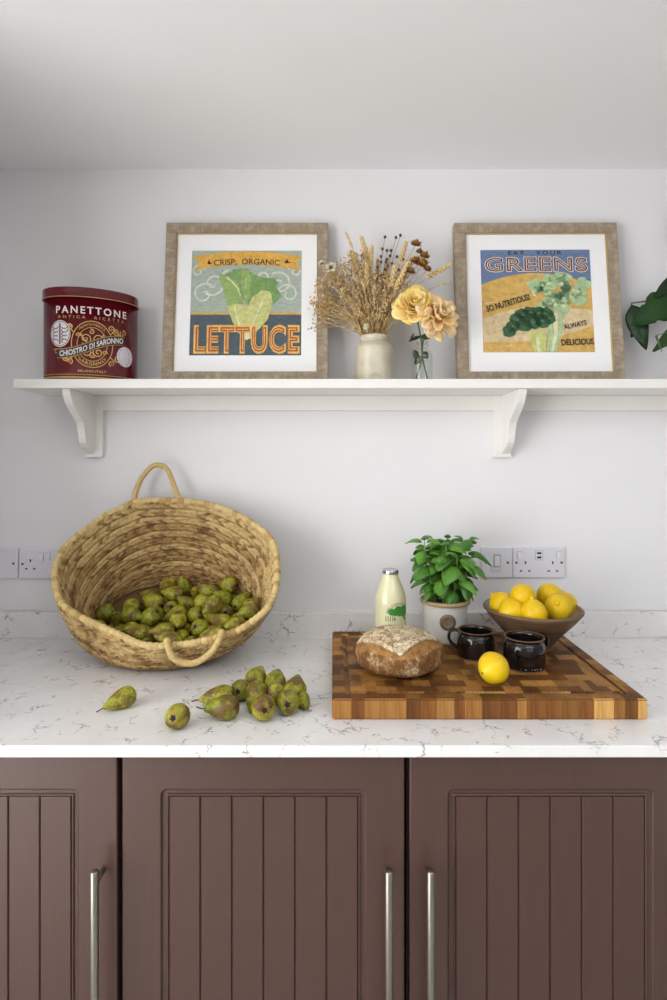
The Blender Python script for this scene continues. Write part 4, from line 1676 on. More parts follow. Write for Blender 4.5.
m.bump(n2, 0.5, 0.002)
M['bread'] = m.m
bp = PZ(399.5, 650, BZ)
bread = mesh_obj('bread_loaf', vs, fs, M['bread'])
ca = bread.data.color_attributes.new('crust', 'FLOAT_COLOR', 'POINT')
for i, c in enumerate(mask):
    ca.data[i].color = c
bread.location = (P(399.5, 650, -.362).x, -.362, BZ + .0003)
tag(bread, 'round floury crusty loaf scored with a V on the board', 'bread')

# ------------------------------------------------------------------ milk bottle
M['milk'] = plain('milk', C(228, 224, 182), 0.35, var=0.02, scale=10, **{'Coat Weight': 0.8, 'Coat Roughness': 0.04})
M['foil'] = plain('silver_foil', C(205, 206, 212), 0.25, 1.0, bump=0.3, scale=220)
M['print_green'] = plain('bottle_print', C(64, 140, 52), 0.5, var=0.1)
M['print_grey'] = plain('bottle_lettering', C(104, 116, 84), 0.5)
MY = -.180
ml = thing('milk_bottle', 'full milk bottle with silver foil cap and green tree print', 'milk bottle', (P(390.5, 600, MY).x, MY, BZ))
prf = smooth_profile([(.034, 0), (.0375, .002), (.0385, .007), (.0388, .09), (.0388, .108), (.0368, .122), (.0305, .140), (.0232, .157), (.0198, .168), (.0186, .175), (.0186, .180)], 4)
v, f = lathe([(0, 0)] + [tuple(p) for p in prf] + [(0, .180)], 56)
mb = mesh_obj('body', v, f, M['milk'], ml)
s = []
seg = 64
prc = [(.0186, .174), (.0200, .1735), (.0204, .176), (.0202, .1805), (.0190, .1835), (.015, .1842), (.012, .1830), (0, .1828)]
v, f = lathe(prc, seg)
v = [(x * (1 + .02 * math.sin(16 * math.atan2(y, x)) * (1 if z < .178 else 0)), y * (1 + .02 * math.sin(16 * math.atan2(y, x)) * (1 if z < .178 else 0)), z) for x, y, z in v]
mesh_obj('foil_cap', v, f, M['foil'], ml)


def on_bottle(p, off=.0003):
    a = -math.pi / 2 + math.radians(22) + p[0] / .0388
    return ((.0388 + off) * math.cos(a), (.0388 + off) * math.sin(a), p[1] + .007)


g = Soup2()
for cx_, cy_, rx, ry in ((-.014, .0785, .011, .0085), (.001, .084, .010, .009), (.017, .083, .011, .010), (.026, .076, .008, .008), (.008, .078, .010, .007), (-.005, .075, .010, .006), (.020, .072, .009, .008)):
    g.add(disc2(cx_, cy_, rx, ry, 18, 2))
mesh_obj('tree_print', [on_bottle(p) for p in g.v], g.f, M['print_green'], mb, False)
g = Soup2()
for i in range(5):
    g.add(ribbon2([(-.030 + .0055 * i, .056), (-.030 + .0055 * i, .068 + .001 * (i % 2))], .0016))
g.add(ribbon2([(-.032, .064), (-.004, .068)], .0014))
g.add(ribbon2([(-.032, .058), (-.006, .061)], .0014))
g.add(ribbon2([(-.010, .060), (.004, .070), (.015, .068), (.026, .056)], [.006, .004, .004, .007]))
mesh_obj('gate_print', [on_bottle(p, .0004) for p in g.v], g.f, M['print_green'], mb, False)
tv, tf = fit_text('MILDEN·FARM', .082, .0062, offset=.0, subdiv=1)
tv = [on_bottle((.004 + (.034 + p[1]) * math.sin(p[0] / .034) * 1.0, .064 + (.034 + p[1]) * math.cos(p[0] / .034)), .0004) for p in tv]
mesh_obj('lettering', tv, tf, M['print_grey'], mb, False)

# ------------------------------------------------------------------ basil in a stoneware pot
m = Mat('pot_glaze', C(214, 212, 204), 0.35, spec=0.5)
f = m.noise(m.coord(), 24, 4)
m.color(m.ramp(f, [(0.3, C(206, 205, 197)), (0.7, C(222, 221, 214))]))
M['pot_glaze'] = m.m
M['pot_clay'] = plain('pot_bare_clay', C(176, 152, 112), 0.7, var=0.12, scale=60)
M['badge'] = plain('pot_badge', C(122, 106, 84), 0.6, var=0.3, scale=260, bump=1.0)
PY = -.152
px_ = P(445, 620, PY).x
bas = thing('potted_basil', 'green basil plant in a white stoneware pot with brown badge', 'plant', (px_, PY, BZ))
prf = [(0, 0), (.053, 0), (.055, .002), (.0555, .006), (.0565, .094), (.0575, .097), (.0530, .0975), (.052, .09), (.050, .01), (0, .008)]
v, f = lathe(prf, 64)
pot = mesh_obj('pot', v, f, M['pot_glaze'], bas)
v, f = lathe([(.0578, .0940), (.0622, .0945), (.0632, .0985), (.0622, .1030), (.0600, .1042), (.0550, .1040), (.0530, .1015), (.0525, .0965)], 64)
mesh_obj('rim', v, f, M['pot_clay'], pot)
v, f = lathe([(.0546, .0), (.0560, .0022), (.0563, .0055), (.0554, .0062)], 64)
mesh_obj('foot_ring', v, f, M['pot_clay'], pot)
v, f = lathe([(0, .090), (.025, .093), (.0515, .089)], 40)
mesh_obj('soil', v, f, M['soil'], bas)
# round badge pressed on the front
ba = math.radians(-90 - 4)
bz = .057
vv, ff = [], []
rings = [(.0, .0022), (.006, .0024), (.0112, .0022), (.0118, .0034), (.0145, .0034), (.0150, .0022), (.0190, .0020), (.0200, .0010), (.0202, -.0004)]
n = 40
for q, h in rings:
    for i in range(n):
        a = 2 * math.pi * i / n
        ang = ba + q * math.cos(a) / .056
        R_ = .0562 + h
        vv.append((R_ * math.cos(ang), R_ * math.sin(ang), bz + q * math.sin(a)))
for k in range(len(rings) - 1):
    for i in range(n):
        ff.append((k * n + i, k * n + (i + 1) % n, (k + 1) * n + (i + 1) % n, (k + 1) * n + i))
bo = mesh_obj('badge', vv, ff, M['badge'], pot)
bo['label'] = 'round brown stamped badge'

m = Mat('basil_leaf', C(70, 128, 40), 0.38, spec=0.45)
f = m.noise(m.coord(), 60, 3)
rv = m.rand()
m.color(m.mix(rv, m.ramp(f, [(0.3, C(42, 92, 26)), (0.7, C(66, 122, 36))]), m.ramp(f, [(0.3, C(80, 136, 42)), (0.7, C(116, 166, 62))])))
m.b.inputs['Subsurface Weight'].default_value = 0.08
m.b.inputs['Subsurface Radius'].default_value = (0.004, 0.008, 0.002)
M['basil'] = m.m
M['basil_stem'] = plain('basil_stem', C(134, 168, 84), 0.5, var=0.1)


def basil_leaf(L, Wd, bulge, droop, curl):
    nl, nw = 10, 5
    v, f = [], []
    for i in range(nl + 1):
        s_ = i / nl
        w = Wd * (math.sin(math.pi * s_ ** .72) ** .7) if 0 < s_ < 1 else .0003
        for j in range(-nw, nw + 1):
            t = j / nw
            groove = -.06 * Wd * math.exp(-(t * 5) ** 2)
            ribs = .022 * Wd * math.sin(14 * s_ - 4 * abs(t)) * (1 - abs(t)) * abs(t) * 4
            z = -droop * L * s_ ** 2 + bulge * Wd * (1 - t * t) * math.sin(math.pi * min(1, s_ * 1.05)) - curl * Wd * t * t + groove + ribs
            v.append((L * s_, w * t, z))
    k = 2 * nw + 1
    for i in range(nl):
        for j in range(2 * nw):
            a = i * k + j
            f.append((a, a + 1, a + k + 1, a + k))
    return v, f


rnd = random.Random(31)
leafs = []
for q in range(6):
    v, f = basil_leaf(1, rnd.uniform(.36, .43), rnd.uniform(.35, .6), rnd.uniform(.25, .6), rnd.uniform(.15, .4))
    me = bpy.data.meshes.new('leaf')
    me.from_pydata(v, [], f)
    me.shade_smooth()
    me.materials.append(M['basil'])
    leafs.append(me)


def put_leaf(base, yaw, pitch, L, roll=0.0):
    o = bpy.data.objects.new('leaf', rnd.choice(leafs))
    col.objects.link(o)
    o.parent = bas
    o.location = base
    o.rotation_euler = Euler((roll, -pitch, yaw), 'XYZ')
    o.scale = (L, L, L)


stems = [(0.0, 0.0, .150), (.035, 30, .140), (.030, 95, .150), (.036, 160, .140), (.036, 205, .120), (.032, 250, .128), (.034, 300, .125), (.042, 345, .120), (.012, 270, .150), (.014, 60, .165), (.040, 185, .165), (.044, 15, .160)]
for si, (rad, ang, hh) in enumerate(stems):
    a = math.radians(ang)
    b = Vector((rad * .7 * math.cos(a), rad * .7 * math.sin(a), .088))
    lean = .50 * rad / .04
    t = b + Vector((math.cos(a) * .052 * lean, math.sin(a) * .046 * lean, hh * 1.02))
    mid = (b + t) / 2 + Vector((math.cos(a) * .008, math.sin(a) * .008, .004))
    pts = [Vector(p) for p in smooth_profile([b, mid, t], 6)]
    v, f = tube(pts, [.0017] * 6 + [.0014] * 6 + [.0010], 7)
    mesh_obj('stem', v, f, M['basil_stem'], bas)
    yaw0 = rnd.uniform(0, math.pi)
    for k, fr in enumerate((.36, .56, .76, .92, 1.0)):
        i_ = min(12, int(fr * 12))
        p = pts[i_]
        L = (.038, .053, .055, .046, .026)[k] * rnd.uniform(.85, 1.15)
        for w in (0, 1):
            yaw = yaw0 + k * math.pi / 2 + w * math.pi + rnd.uniform(-.3, .3)
            pit = (-.45, -.2, -.05, .2, .6)[k] + rnd.uniform(-.25, .25)
            q = p + Vector((math.cos(yaw), math.sin(yaw), .25)) * .007
            put_leaf(q, yaw, pit, L, rnd.uniform(-.3, .3))

# ------------------------------------------------------------------ lemons
m = Mat('lemon_peel', C(240, 206, 30), 0.38, spec=0.4)
co = m.coord()
f = m.noise(co, 9, 3)
g_ = m.noise(co, 240, 3, 0.6)
m.color(m.ramp(f, [(0.3, C(226, 182, 6)), (0.7, C(240, 206, 26))]))
m.bump(g_, 0.35, 0.0009)
m.b.inputs['Subsurface Weight'].default_value = 0.06
m.b.inputs['Subsurface Radius'].default_value = (0.01, 0.006, 0.001)
M['lemon'] = m.m
M['lemon_end'] = plain('lemon_stem_scar', C(96, 98, 48), 0.7)


def lemon_me(R, L, nip, seed):
    prf = [(0, -L * .50 + .0012), (.0025, -L * .50), (.007, -L * .475), (R * .55, -L * .38), (R * .86, -L * .22), (R, 0.0), (R * .92, L * .18), (R * .68, L * .34), (R * .38, L * .43), (R * .20, L * .47), (R * .13, L * .50 + nip * .5), (R * .05, L * .5 + nip), (0, L * .5 + nip)]
    prf = [tuple(p) for p in smooth_profile(prf, 3)]
    v, f = lathe([(max(0, r_), z) for r_, z in prf], 36)
    rr = random.Random(seed)
    a, b = rr.uniform(0, 6), rr.uniform(0, 6)
    v = [(x * (1 + .03 * math.sin(2 * math.atan2(y, x) + a)), y * (1 + .025 * math.sin(3 * math.atan2(y, x) + b)), z) for x, y, z in v]
    me = bpy.data.meshes.new('lemon')
    me.from_pydata(v, [], f)
    me.validate()
    me.shade_smooth()
    me.materials.append(M['lemon'])
    return me


LM = [lemon_me(.0305, .068, .004, 1), lemon_me(.0315, .066, .003, 2), lemon_me(.0300, .072, .005, 3)]
v, f = lathe([(0, .0014), (.0022, .0012), (.0034, .0), (.0030, -.001)], 10)
lem_end = bpy.data.meshes.new('stem_scar')
lem_end.from_pydata([(x, y, -z) for x, y, z in v], [], f)
lem_end.materials.append(M['lemon_end'])


def lemon(c, axis, kind, label, scale=1.0, group=None):
    o = bpy.data.objects.new('lemon', LM[kind])
    col.objects.link(o)
    q = Vector(axis).normalized().to_track_quat('Z', 'Y')
    o.matrix_world = Matrix.Translation(c) @ q.to_matrix().to_4x4() @ Matrix.Scale(scale, 4)
    tag(o, label, 'lemon', group)
    e = bpy.data.objects.new('stem_scar', lem_end)
    col.objects.link(e)
    e.parent = o
    e.location = (0, 0, -(.034, .033, .036)[kind] + .0008)
    return o


lemon(PZ(493.5, 668, BZ + .0315), (.80, .55, .10), 1, 'single yellow lemon lying on the chopping board by the mugs', 1.02)

# ------------------------------------------------------------------ lemon bowl
m = Mat('bowl_clay', C(120, 86, 62), 0.5, spec=0.4)
co = m.coord((3, 3, 40))
f = m.noise(co, 5, 4, 0.6)
m.color(m.ramp(f, [(0.3, C(92, 70, 50)), (0.7, C(126, 100, 74))]))
m.bump(f, 0.25, 0.001)
M['bowl'] = m.m
M['bowl_in'] = plain('bowl_lining', C(168, 156, 134), 0.4, var=0.1, scale=30)
OY = -.215
bc = P(532.5, 607, OY)
BR, BH = .1165, bc.z - BZ
bowl = thing('fruit_bowl', 'wide brown stoneware bowl filled with lemons', 'bowl', (bc.x, OY, BZ))
prf = smooth_profile([(.046, 0), (.0475, .002), (.0475, .008), (.056, .022), (.078, .047), (.100, .071), (.113, BH - .010), (.1165, BH - .006), (BR + .001, BH - .0015), (BR - .001, BH + .0015), (BR - .005, BH + .001)], 4)
v, f = lathe([(0, .003), (.042, .003), (.043, 0)] + [tuple(p) for p in prf], 72)
mesh_obj('body', v, f, M['bowl'], bowl)
prf = smooth_profile([(BR - .005, BH + .001), (.108, BH - .010), (.095, .072), (.074, .050), (.050, .026), (.030, .014), (.0, .011)], 4)
v, f = lathe([(max(0, p[0]), p[1]) for p in prf], 72)
mesh_obj('lining', v, f, M['bowl_in'], bowl)
GL = 'lemons in the stoneware bowl'
for px, py, y, ax, kd, lb in ((502.5, 604.5, -.215, (-.5, .3, .5), 0, 'lemon against the bowl rim on the basil side'), (511.5, 611, -.256, (.75, .45, .40), 0, 'lemon low in the bowl just behind its rim, below the topmost'), (523, 596.5, -.235, (-.92, -.25, -.35), 1, 'lemon piled high in the bowl, stem scar to its side, nearer the basil'),
                              (534, 614, -.285, (-.1, .15, 1), 2, 'lemon at the front of the bowl standing nipple up'), (549.5, 595.5, -.195, (-.93, .1, -.35), 1, 'lemon piled high in the bowl below the double socket'), (558, 607.5, -.250, (-.35, -.75, .5), 1, 'scuffed lemon resting on the bowl rim side away from basil'),
                              (564.5, 604.5, -.178, (.2, .6, .7), 0, 'lemon mostly hidden behind the scuffed one in the bowl')):
    lemon(P(px, py, y), ax, kd, lb, 1.0, GL)
for c, ax, kd in (((-.02, .02, .048), (1, .2, .1), 0), ((.038, .012, .05), (.2, 1, .1), 2)):
    lemon(Vector((bc.x, OY, BZ)) + Vector(c), ax, kd, 'lemon buried underneath the others in the stoneware bowl', .95, GL)

# ------------------------------------------------------------------ mugs
m = Mat('tenmoku_glaze', C(24, 20, 20), 0.10, spec=0.6)
f = m.noise(m.coord(), 18, 4)
m.color(m.ramp(f, [(0.35, C(18, 15, 16)), (0.75, C(38, 28, 24))]))
m.bump(m.noise(m.coord((2, 2, 8)), 14, 3), 0.12, 0.001)
M['glaze'] = m.m
M['glaze_rim'] = plain('iron_brown_rim', C(104, 74, 52), 0.3, var=0.15, scale=60)
M['bare_clay'] = plain('bare_clay_foot', C(136, 104, 76), 0.75)
M['glaze_drop'] = plain('pale_glaze_fleck', C(150, 150, 150), 0.3)


def mug(c, R, Hh, yaw, label, flecks=False):
    r = thing('mug', label, 'mug', c, (0, 0, yaw), 'black glazed mugs')
    k = R / .0445
    prf = smooth_profile([(.0405 * k, 0), (.0428 * k, .002), (.0440 * k, .008), (.0445 * k, Hh * .45), (.0440 * k, Hh * .66), (.0415 * k, Hh * .80), (.0385 * k, Hh * .865), (.0382 * k, Hh * .90), (.0405 * k, Hh * .955), (.0425 * k, Hh * .985)], 4)
    inner = [(.0388 * k, Hh * .985), (.0358 * k, Hh * .90), (.0375 * k, Hh * .82), (.0405 * k, Hh * .6), (.0395 * k, .012), (0, .007)]
    v, f = lathe([(0, .002), (.036 * k, .002), (.038 * k, .0)] + [tuple(p) for p in prf] + [(.0418 * k, Hh)] + inner, 64)
    b = mesh_obj('body', v, f, M['glaze'], r)
    v, f = lathe([(.0424 * k, Hh * .972), (.0436 * k, Hh * .985), (.0434 * k, Hh * 1.003), (.0420 * k, Hh * 1.010), (.0398 * k, Hh * 1.004), (.0388 * k, Hh * .985), (.0395 * k, Hh * .97)], 64)
    mesh_obj('rim', v, f, M['glaze_rim'], b)
    v, f = lathe([(.0400 * k, -.0001), (.0428 * k, .0006), (.0436 * k, .0028), (.0434 * k, .0036)], 64)
    mesh_obj('foot_ring', v, f, M['bare_clay'], b)
    # strap handle
    pts = [Vector(p) for p in smooth_profile([(.0405 * k, 0, Hh * .93), (.050 * k, 0, Hh * .965), (.0600 * k, 0, Hh * .90), (.0640 * k, 0, Hh * .70), (.0590 * k, 0, Hh * .50), (.0490 * k, 0, Hh * .36), (.0425 * k, 0, Hh * .30)], 5)]
    v, f = [], []
    n = len(pts)
    sg_ = 14
    for i, p in enumerate(pts):
        t = (pts[min(i + 1, n - 1)] - pts[max(i - 1, 0)]).normalized()
        nr = Vector((0, 1, 0)).cross(t)
        w = .0078 * (1 - .25 * i / n) + (.004 * max(0, 1 - i / 4))
        for q in range(sg_):
            a = 2 * math.pi * q / sg_
            v.append(p + Vector((0, 1, 0)) * math.cos(a) * w + nr * math.sin(a) * .0036)
    for i in range(n - 1):
        for q in range(sg_):
            f.append((i * sg_ + q, i * sg_ + (q + 1) % sg_, (i + 1) * sg_ + (q + 1) % sg_, (i + 1) * sg_ + q))
    f += [tuple(range(sg_)), tuple(range((n - 1) * sg_, n * sg_))]
    mesh_obj('handle', v, f, M['glaze'], r)
    if flecks:
        s = Soup()
        for a, w in ((-118, .0022), (-105, .0030), (-88, .0014), (-80, .0024), (-72, .0016), (-60, .0022)):
            a = math.radians(a) - yaw
            s.add(blob((w * .8, w * .8, .0010), (.0438 * k * math.cos(a), .0438 * k * math.sin(a), .0085)))
        s.obj('glaze_flecks', M['glaze_drop'], b)
    return r


MUGY1, MUGY2 = -.283, -.350
mug((P(475.8, 640, MUGY1).x, MUGY1, BZ), .0432, .0625, math.radians(172), 'black glazed mug whose handle points towards the basil pot')
mug((P(524.3, 650, MUGY2).x, MUGY2, BZ), .0450, .0680, math.radians(24), 'black glazed mug in front of the lemon bowl, flecked at base', True)
# ------------------------------------------------------------------ straw basket
def straw_mat(name, pale, mid, brown, bias, dark=C(112, 78, 42)):
    m = Mat(name, mid, 0.62, spec=0.3)
    co = m.coord()
    n1 = m.noise(co, 11, 4, 0.6, 0.4)
    n2 = m.noise(co, 90, 4, 0.7)
    n3 = m.noise(co, 300, 2, 0.5)
    a = m.ramp(n2, [(0.3, mid), (0.65, pale)])
    c = m.mix(m.ramp(n1, [(0.45 - bias, 0.0), (0.68 - bias, 0.55)]), a, brown)
    st = m.n('ShaderNodeAttribute', attribute_name='strand')
    c = m.mix(m.ramp(st.outputs['Fac'], [(0.0, 0.85), (0.40, 0.0)]), c, dark)
    c = m.mix(m.ramp(st.outputs['Fac'], [(0.60, 0.0), (1.0, 0.75)]), c, pale)
    m.color(c)
    m.bump(n3, 0.25, 0.0006)
    return m.m


M['straw_a'] = straw_mat('palm_braid_pale', C(212, 186, 130), C(180, 146, 90), C(132, 94, 52), 0.03)
M['straw_b'] = straw_mat('palm_braid_brown', C(196, 162, 104), C(150, 110, 62), C(108, 72, 40), 0.06, C(92, 62, 32))
M['straw_rim'] = straw_mat('palm_rim', C(220, 196, 138), C(198, 168, 108), C(196, 162, 104), -0.08, C(176, 140, 82))
M['straw_cord'] = plain('palm_cord', C(204, 176, 116), 0.65, var=0.2, scale=160)

RIM_PX = [(136, 501), (104, 516), (82, 532), (64.4, 547), (56, 563), (54, 575.5), (56, 593), (63, 606), (80, 617), (106, 629), (126, 638), (141, 645), (158, 646.5), (172, 645.5), (192, 643.5), (219, 637), (240, 630),
          (258.5, 617), (269, 607), (275.5, 592), (277.5, 572), (276, 549), (268.5, 535), (262, 530), (246, 519), (224, 509), (207, 503.5), (181.5, 500.5), (160, 500.5)]


def rim_dist(py):
    return float(np.interp(py, [500, 530, 574, 610, 647], [1.548, 1.490, 1.395, 1.325, 1.285]))


_ph = sorted((math.atan2(-(p[1] - 574) / 73, (p[0] - 165.5) / 113) % (2 * math.pi), p) for p in RIM_PX)
_pp = np.array([q[0] for q in _ph])
_px = np.array([q[1][0] for q in _ph])
_py = np.array([q[1][1] for q in _ph])
_pp3 = np.concatenate([_pp - 2 * np.pi, _pp, _pp + 2 * np.pi])


def rim_pt(phi):
    x = float(np.interp(phi, _pp3, np.tile(_px, 3)))
    y = float(np.interp(phi, _pp3, np.tile(_py, 3)))
    return P(x, y, CAM_Y + rim_dist(y))


NU = 1440
_ang = [2 * math.pi * i / NU for i in range(NU)]
Rm = np.array([rim_pt(a) for a in _ang])
for _ in range(6):          # round off the picked corners a little
    Rm = (Rm * 2 + np.roll(Rm, 6, 0) + np.roll(Rm, -6, 0)) / 4


def mid_pt(a):
    c, s = math.cos(a), math.sin(a)
    x = -.432 + (.212 if c < 0 else .228) * c
    y = -.142 + (.098 if s > 0 else .122) * s
    z = .988 + (.165 if s > 0 else .078) * s
    return (x, y, z)


def base_pt(a):
    c, s = math.cos(a), math.sin(a)
    return (-.432 + .185 * c, -.084 + .044 * s, .985 + .070 * s)


Md = np.array([mid_pt(a) for a in _ang])
Bs = np.array([base_pt(a) for a in _ang])
ZMIN, YMAX = WT + .0075, -.0285


def surf(v):
    """ring of the basket wall, v = 0 at the base, 1 at the rim"""
    l0, l1, l2 = 2 * (v - .5) * (v - 1), -4 * v * (v - 1), 2 * v * (v - .5)
    q = Bs * l0 + Md * l1 + Rm * l2
    q[:, 2] = np.maximum(q[:, 2], ZMIN)
    q[:, 1] = np.minimum(q[:, 1], YMAX)
    return q


basket = thing('straw_basket', 'big woven straw basket tipped on its side spilling pears', 'basket', (-.43, -.15, WT))
BO = np.array(basket.location)
NROW, NV, NCH = 14, 6, 120
TH = .0028
random.seed(9)


def hash1(x):
    q = np.sin(x * 12.9898) * 43758.5453
    return q - np.floor(q)


for k in range(NROW):
    va, vb = k / NROW, (k + 1) / NROW
    outv, inv, tone = [], [], []
    for j in range(NV + 1):
        t = j / NV
        v = va + (vb - va) * t
        q = surf(v)
        dv = surf(min(v + .01, 1.0)) - surf(max(v - .01, 0))
        du = np.roll(q, -1, 0) - np.roll(q, 1, 0)
        n = np.cross(du, dv)
        n /= np.linalg.norm(n, axis=1)[:, None] + 1e-9
        i = np.arange(NU)
        ph = i / NU * NCH + k * .5 + (t - .5) * (1 if t > .5 else -1) * 2.0
        h = np.abs(np.sin(np.pi * ph)) ** .45 * .0056 * (1 if 0 < j < NV else .3)
        h = h + .0016 * math.sin(math.pi * t) - (.0020 if j == NV // 2 else 0)
        tone.append(hash1(np.floor(ph) * 7.13 + k * 31.7 + (3.3 if t > .5 else 0)))
        outv.append(q + n * (TH + h)[:, None])
        inv.append(q - n * (TH + h)[:, None])
    V = np.concatenate(outv + inv) - BO
    V[:, 2] = np.maximum(V[:, 2], .0006)
    V[:, 1] = np.minimum(V[:, 1], -BO[1] - .0215)
    f = []
    off = (NV + 1) * NU
    for j in range(NV):
        for i in range(NU):
            i2 = (i + 1) % NU
            f.append((j * NU + i, j * NU + i2, (j + 1) * NU + i2, (j + 1) * NU + i))
            f.append((off + j * NU + i, off + (j + 1) * NU + i, off + (j + 1) * NU + i2, off + j * NU + i2))
    for i in range(NU):
        i2 = (i + 1) % NU
        f.append((i, off + i, off + i2, i2))
        f.append((NV * NU + i, NV * NU + i2, off + NV * NU + i2, off + NV * NU + i))
    row = mesh_obj('braid_row', V, f, M['straw_b'] if k in (0, 1, 2, 3, 5, 6, 8, 10) else M['straw_a'], basket, True)
    tn = np.concatenate(tone + tone)
    at_ = row.data.attributes.new('strand', 'FLOAT', 'POINT')
    at_.data.foreach_set('value', tn.astype(np.float32))
# oval base
q0 = surf(0.0)
cen = q0.mean(0)
rings = [cen + (q0 - cen) * r_ for r_ in (1.0, .8, .6, .4, .2, .02)]
V = np.concatenate([r_ for r_ in rings]) - BO
nb = np.array((0, .84, -.54)) * .004
V2 = V + nb
f = []
for j in range(5):
    for i in range(NU):
        i2 = (i + 1) % NU
        f.append((j * NU + i, (j + 1) * NU + i, (j + 1) * NU + i2, j * NU + i2))
n_ = len(V)
f += [tuple(x + n_ for x in reversed(q)) for q in f]
V = np.concatenate([V, V2])
V[:, 1] = np.minimum(V[:, 1], -BO[1] - .0215)
mesh_obj('base', V, f, M['straw_b'], basket)
# rolled rim, bound with strips
rp = [Vector(p - BO) for p in Rm]
rad = [0.0063 * (1 + .34 * abs(math.sin(math.pi * i / NU * 112)) ** .5 + .03 * math.sin(i * .35)) for i in range(NU)]
v, f = tube(rp, rad, 12, closed=True)
rim = mesh_obj('rim', v, f, M['straw_rim'], basket)
at_ = rim.data.attributes.new('strand', 'FLOAT', 'POINT')
at_.data.foreach_set('value', np.repeat(hash1(np.floor(np.arange(NU) / NU * 112) * 3.7), 12).astype(np.float32))


def cord_handle(pts, r0):
    pts = [Vector(p) for p in smooth_profile(pts, 18)]
    n = len(pts)
    s = Soup()
    rad = [r0 * (.92 + .24 * abs(math.sin(i * 1.1))) for i in range(n)]
    s.add(tube(pts, rad, 10))
    for e in (0, -1):       # lashing at the ends
        s.add(blob((r0 * 1.35, r0 * 1.35, r0 * 1.5), pts[e]))
    return s


def HP(px, py, d):
    return P(px, py, CAM_Y + d) - Vector(basket.location)


cord_handle([HP(132.8, 507, 1.548), HP(136, 491, 1.556), HP(141.8, 478, 1.562), HP(150.8, 467.5, 1.566), HP(158, 465, 1.567), HP(166.5, 468.5, 1.566), HP(172, 480, 1.562), HP(176, 491, 1.556), HP(181, 503, 1.548)], .0066).obj('handle', M['straw_cord'], basket)
cord_handle([HP(167, 642, 1.272), HP(169, 650, 1.262), HP(174, 658.5, 1.262), HP(184, 663, 1.265), HP(196, 662.5, 1.266), HP(210, 653.5, 1.266), HP(218.5, 641, 1.272), HP(221.5, 633.5, 1.282)], .0070).obj('handle', M['straw_cord'], basket)

# ------------------------------------------------------------------ pears
m = Mat('pear_skin', C(150, 150, 50), 0.45, spec=0.4)
co = m.coord()
rv = m.rand()
add = m.n('ShaderNodeVectorMath', operation='ADD')
sc_ = m.n('ShaderNodeCombineXYZ')
m.l(m.math('MULTIPLY', rv, 37.0), sc_.inputs[0])
m.l(m.math('MULTIPLY', rv, 91.0), sc_.inputs[1])
m.l(co, add.inputs[0])
m.l(sc_.outputs[0], add.inputs[1])
pos = add.outputs[0]
n1 = m.noise(pos, 24, 5, 0.65)
n2 = m.noise(pos, 160, 4, 0.7)
n3 = m.noise(pos, 60, 4, 0.7)
green = m.mix(rv, m.ramp(n3, [(0.3, C(86, 100, 14)), (0.7, C(166, 172, 48))]), m.ramp(n3, [(0.3, C(122, 118, 22)), (0.7, C(194, 184, 58))]))
russet = m.ramp(n2, [(0.3, C(66, 46, 18)), (0.7, C(122, 86, 40))])
sepz = m.n('ShaderNodeSeparateXYZ')
m.l(co, sepz.inputs[0])
zr = m.n('ShaderNodeMapRange')
zr.inputs['From Min'].default_value = -.018
zr.inputs['From Max'].default_value = -.034
m.l(sepz.outputs['Z'], zr.inputs['Value'])
amount = m.math('ADD', m.ramp(n1, [(0.47, 0.0), (0.57, 1.0)]), m.math('MULTIPLY', zr.outputs[0], m.ramp(n3, [(0.3, 0.5), (0.6, 1.0)])))
fl = m.math('MULTIPLY', m.ramp(n2, [(0.54, 0.0), (0.62, 1.0)]), 0.85)
c1 = m.mix(fl, green, C(84, 70, 26))
am = m.n('ShaderNodeClamp')
m.l(m.math('MULTIPLY', amount, 0.85), am.inputs[0])
m.color(m.mix(am.outputs[0], c1, russet))
m.bump(n2, 0.15, 0.0008)
M['pear'] = m.m
M['pear_stem'] = plain('pear_stem', C(62, 46, 32), 0.7, var=0.2)
M['pear_calyx'] = plain('pear_calyx', C(38, 28, 22), 0.85, var=0.2)


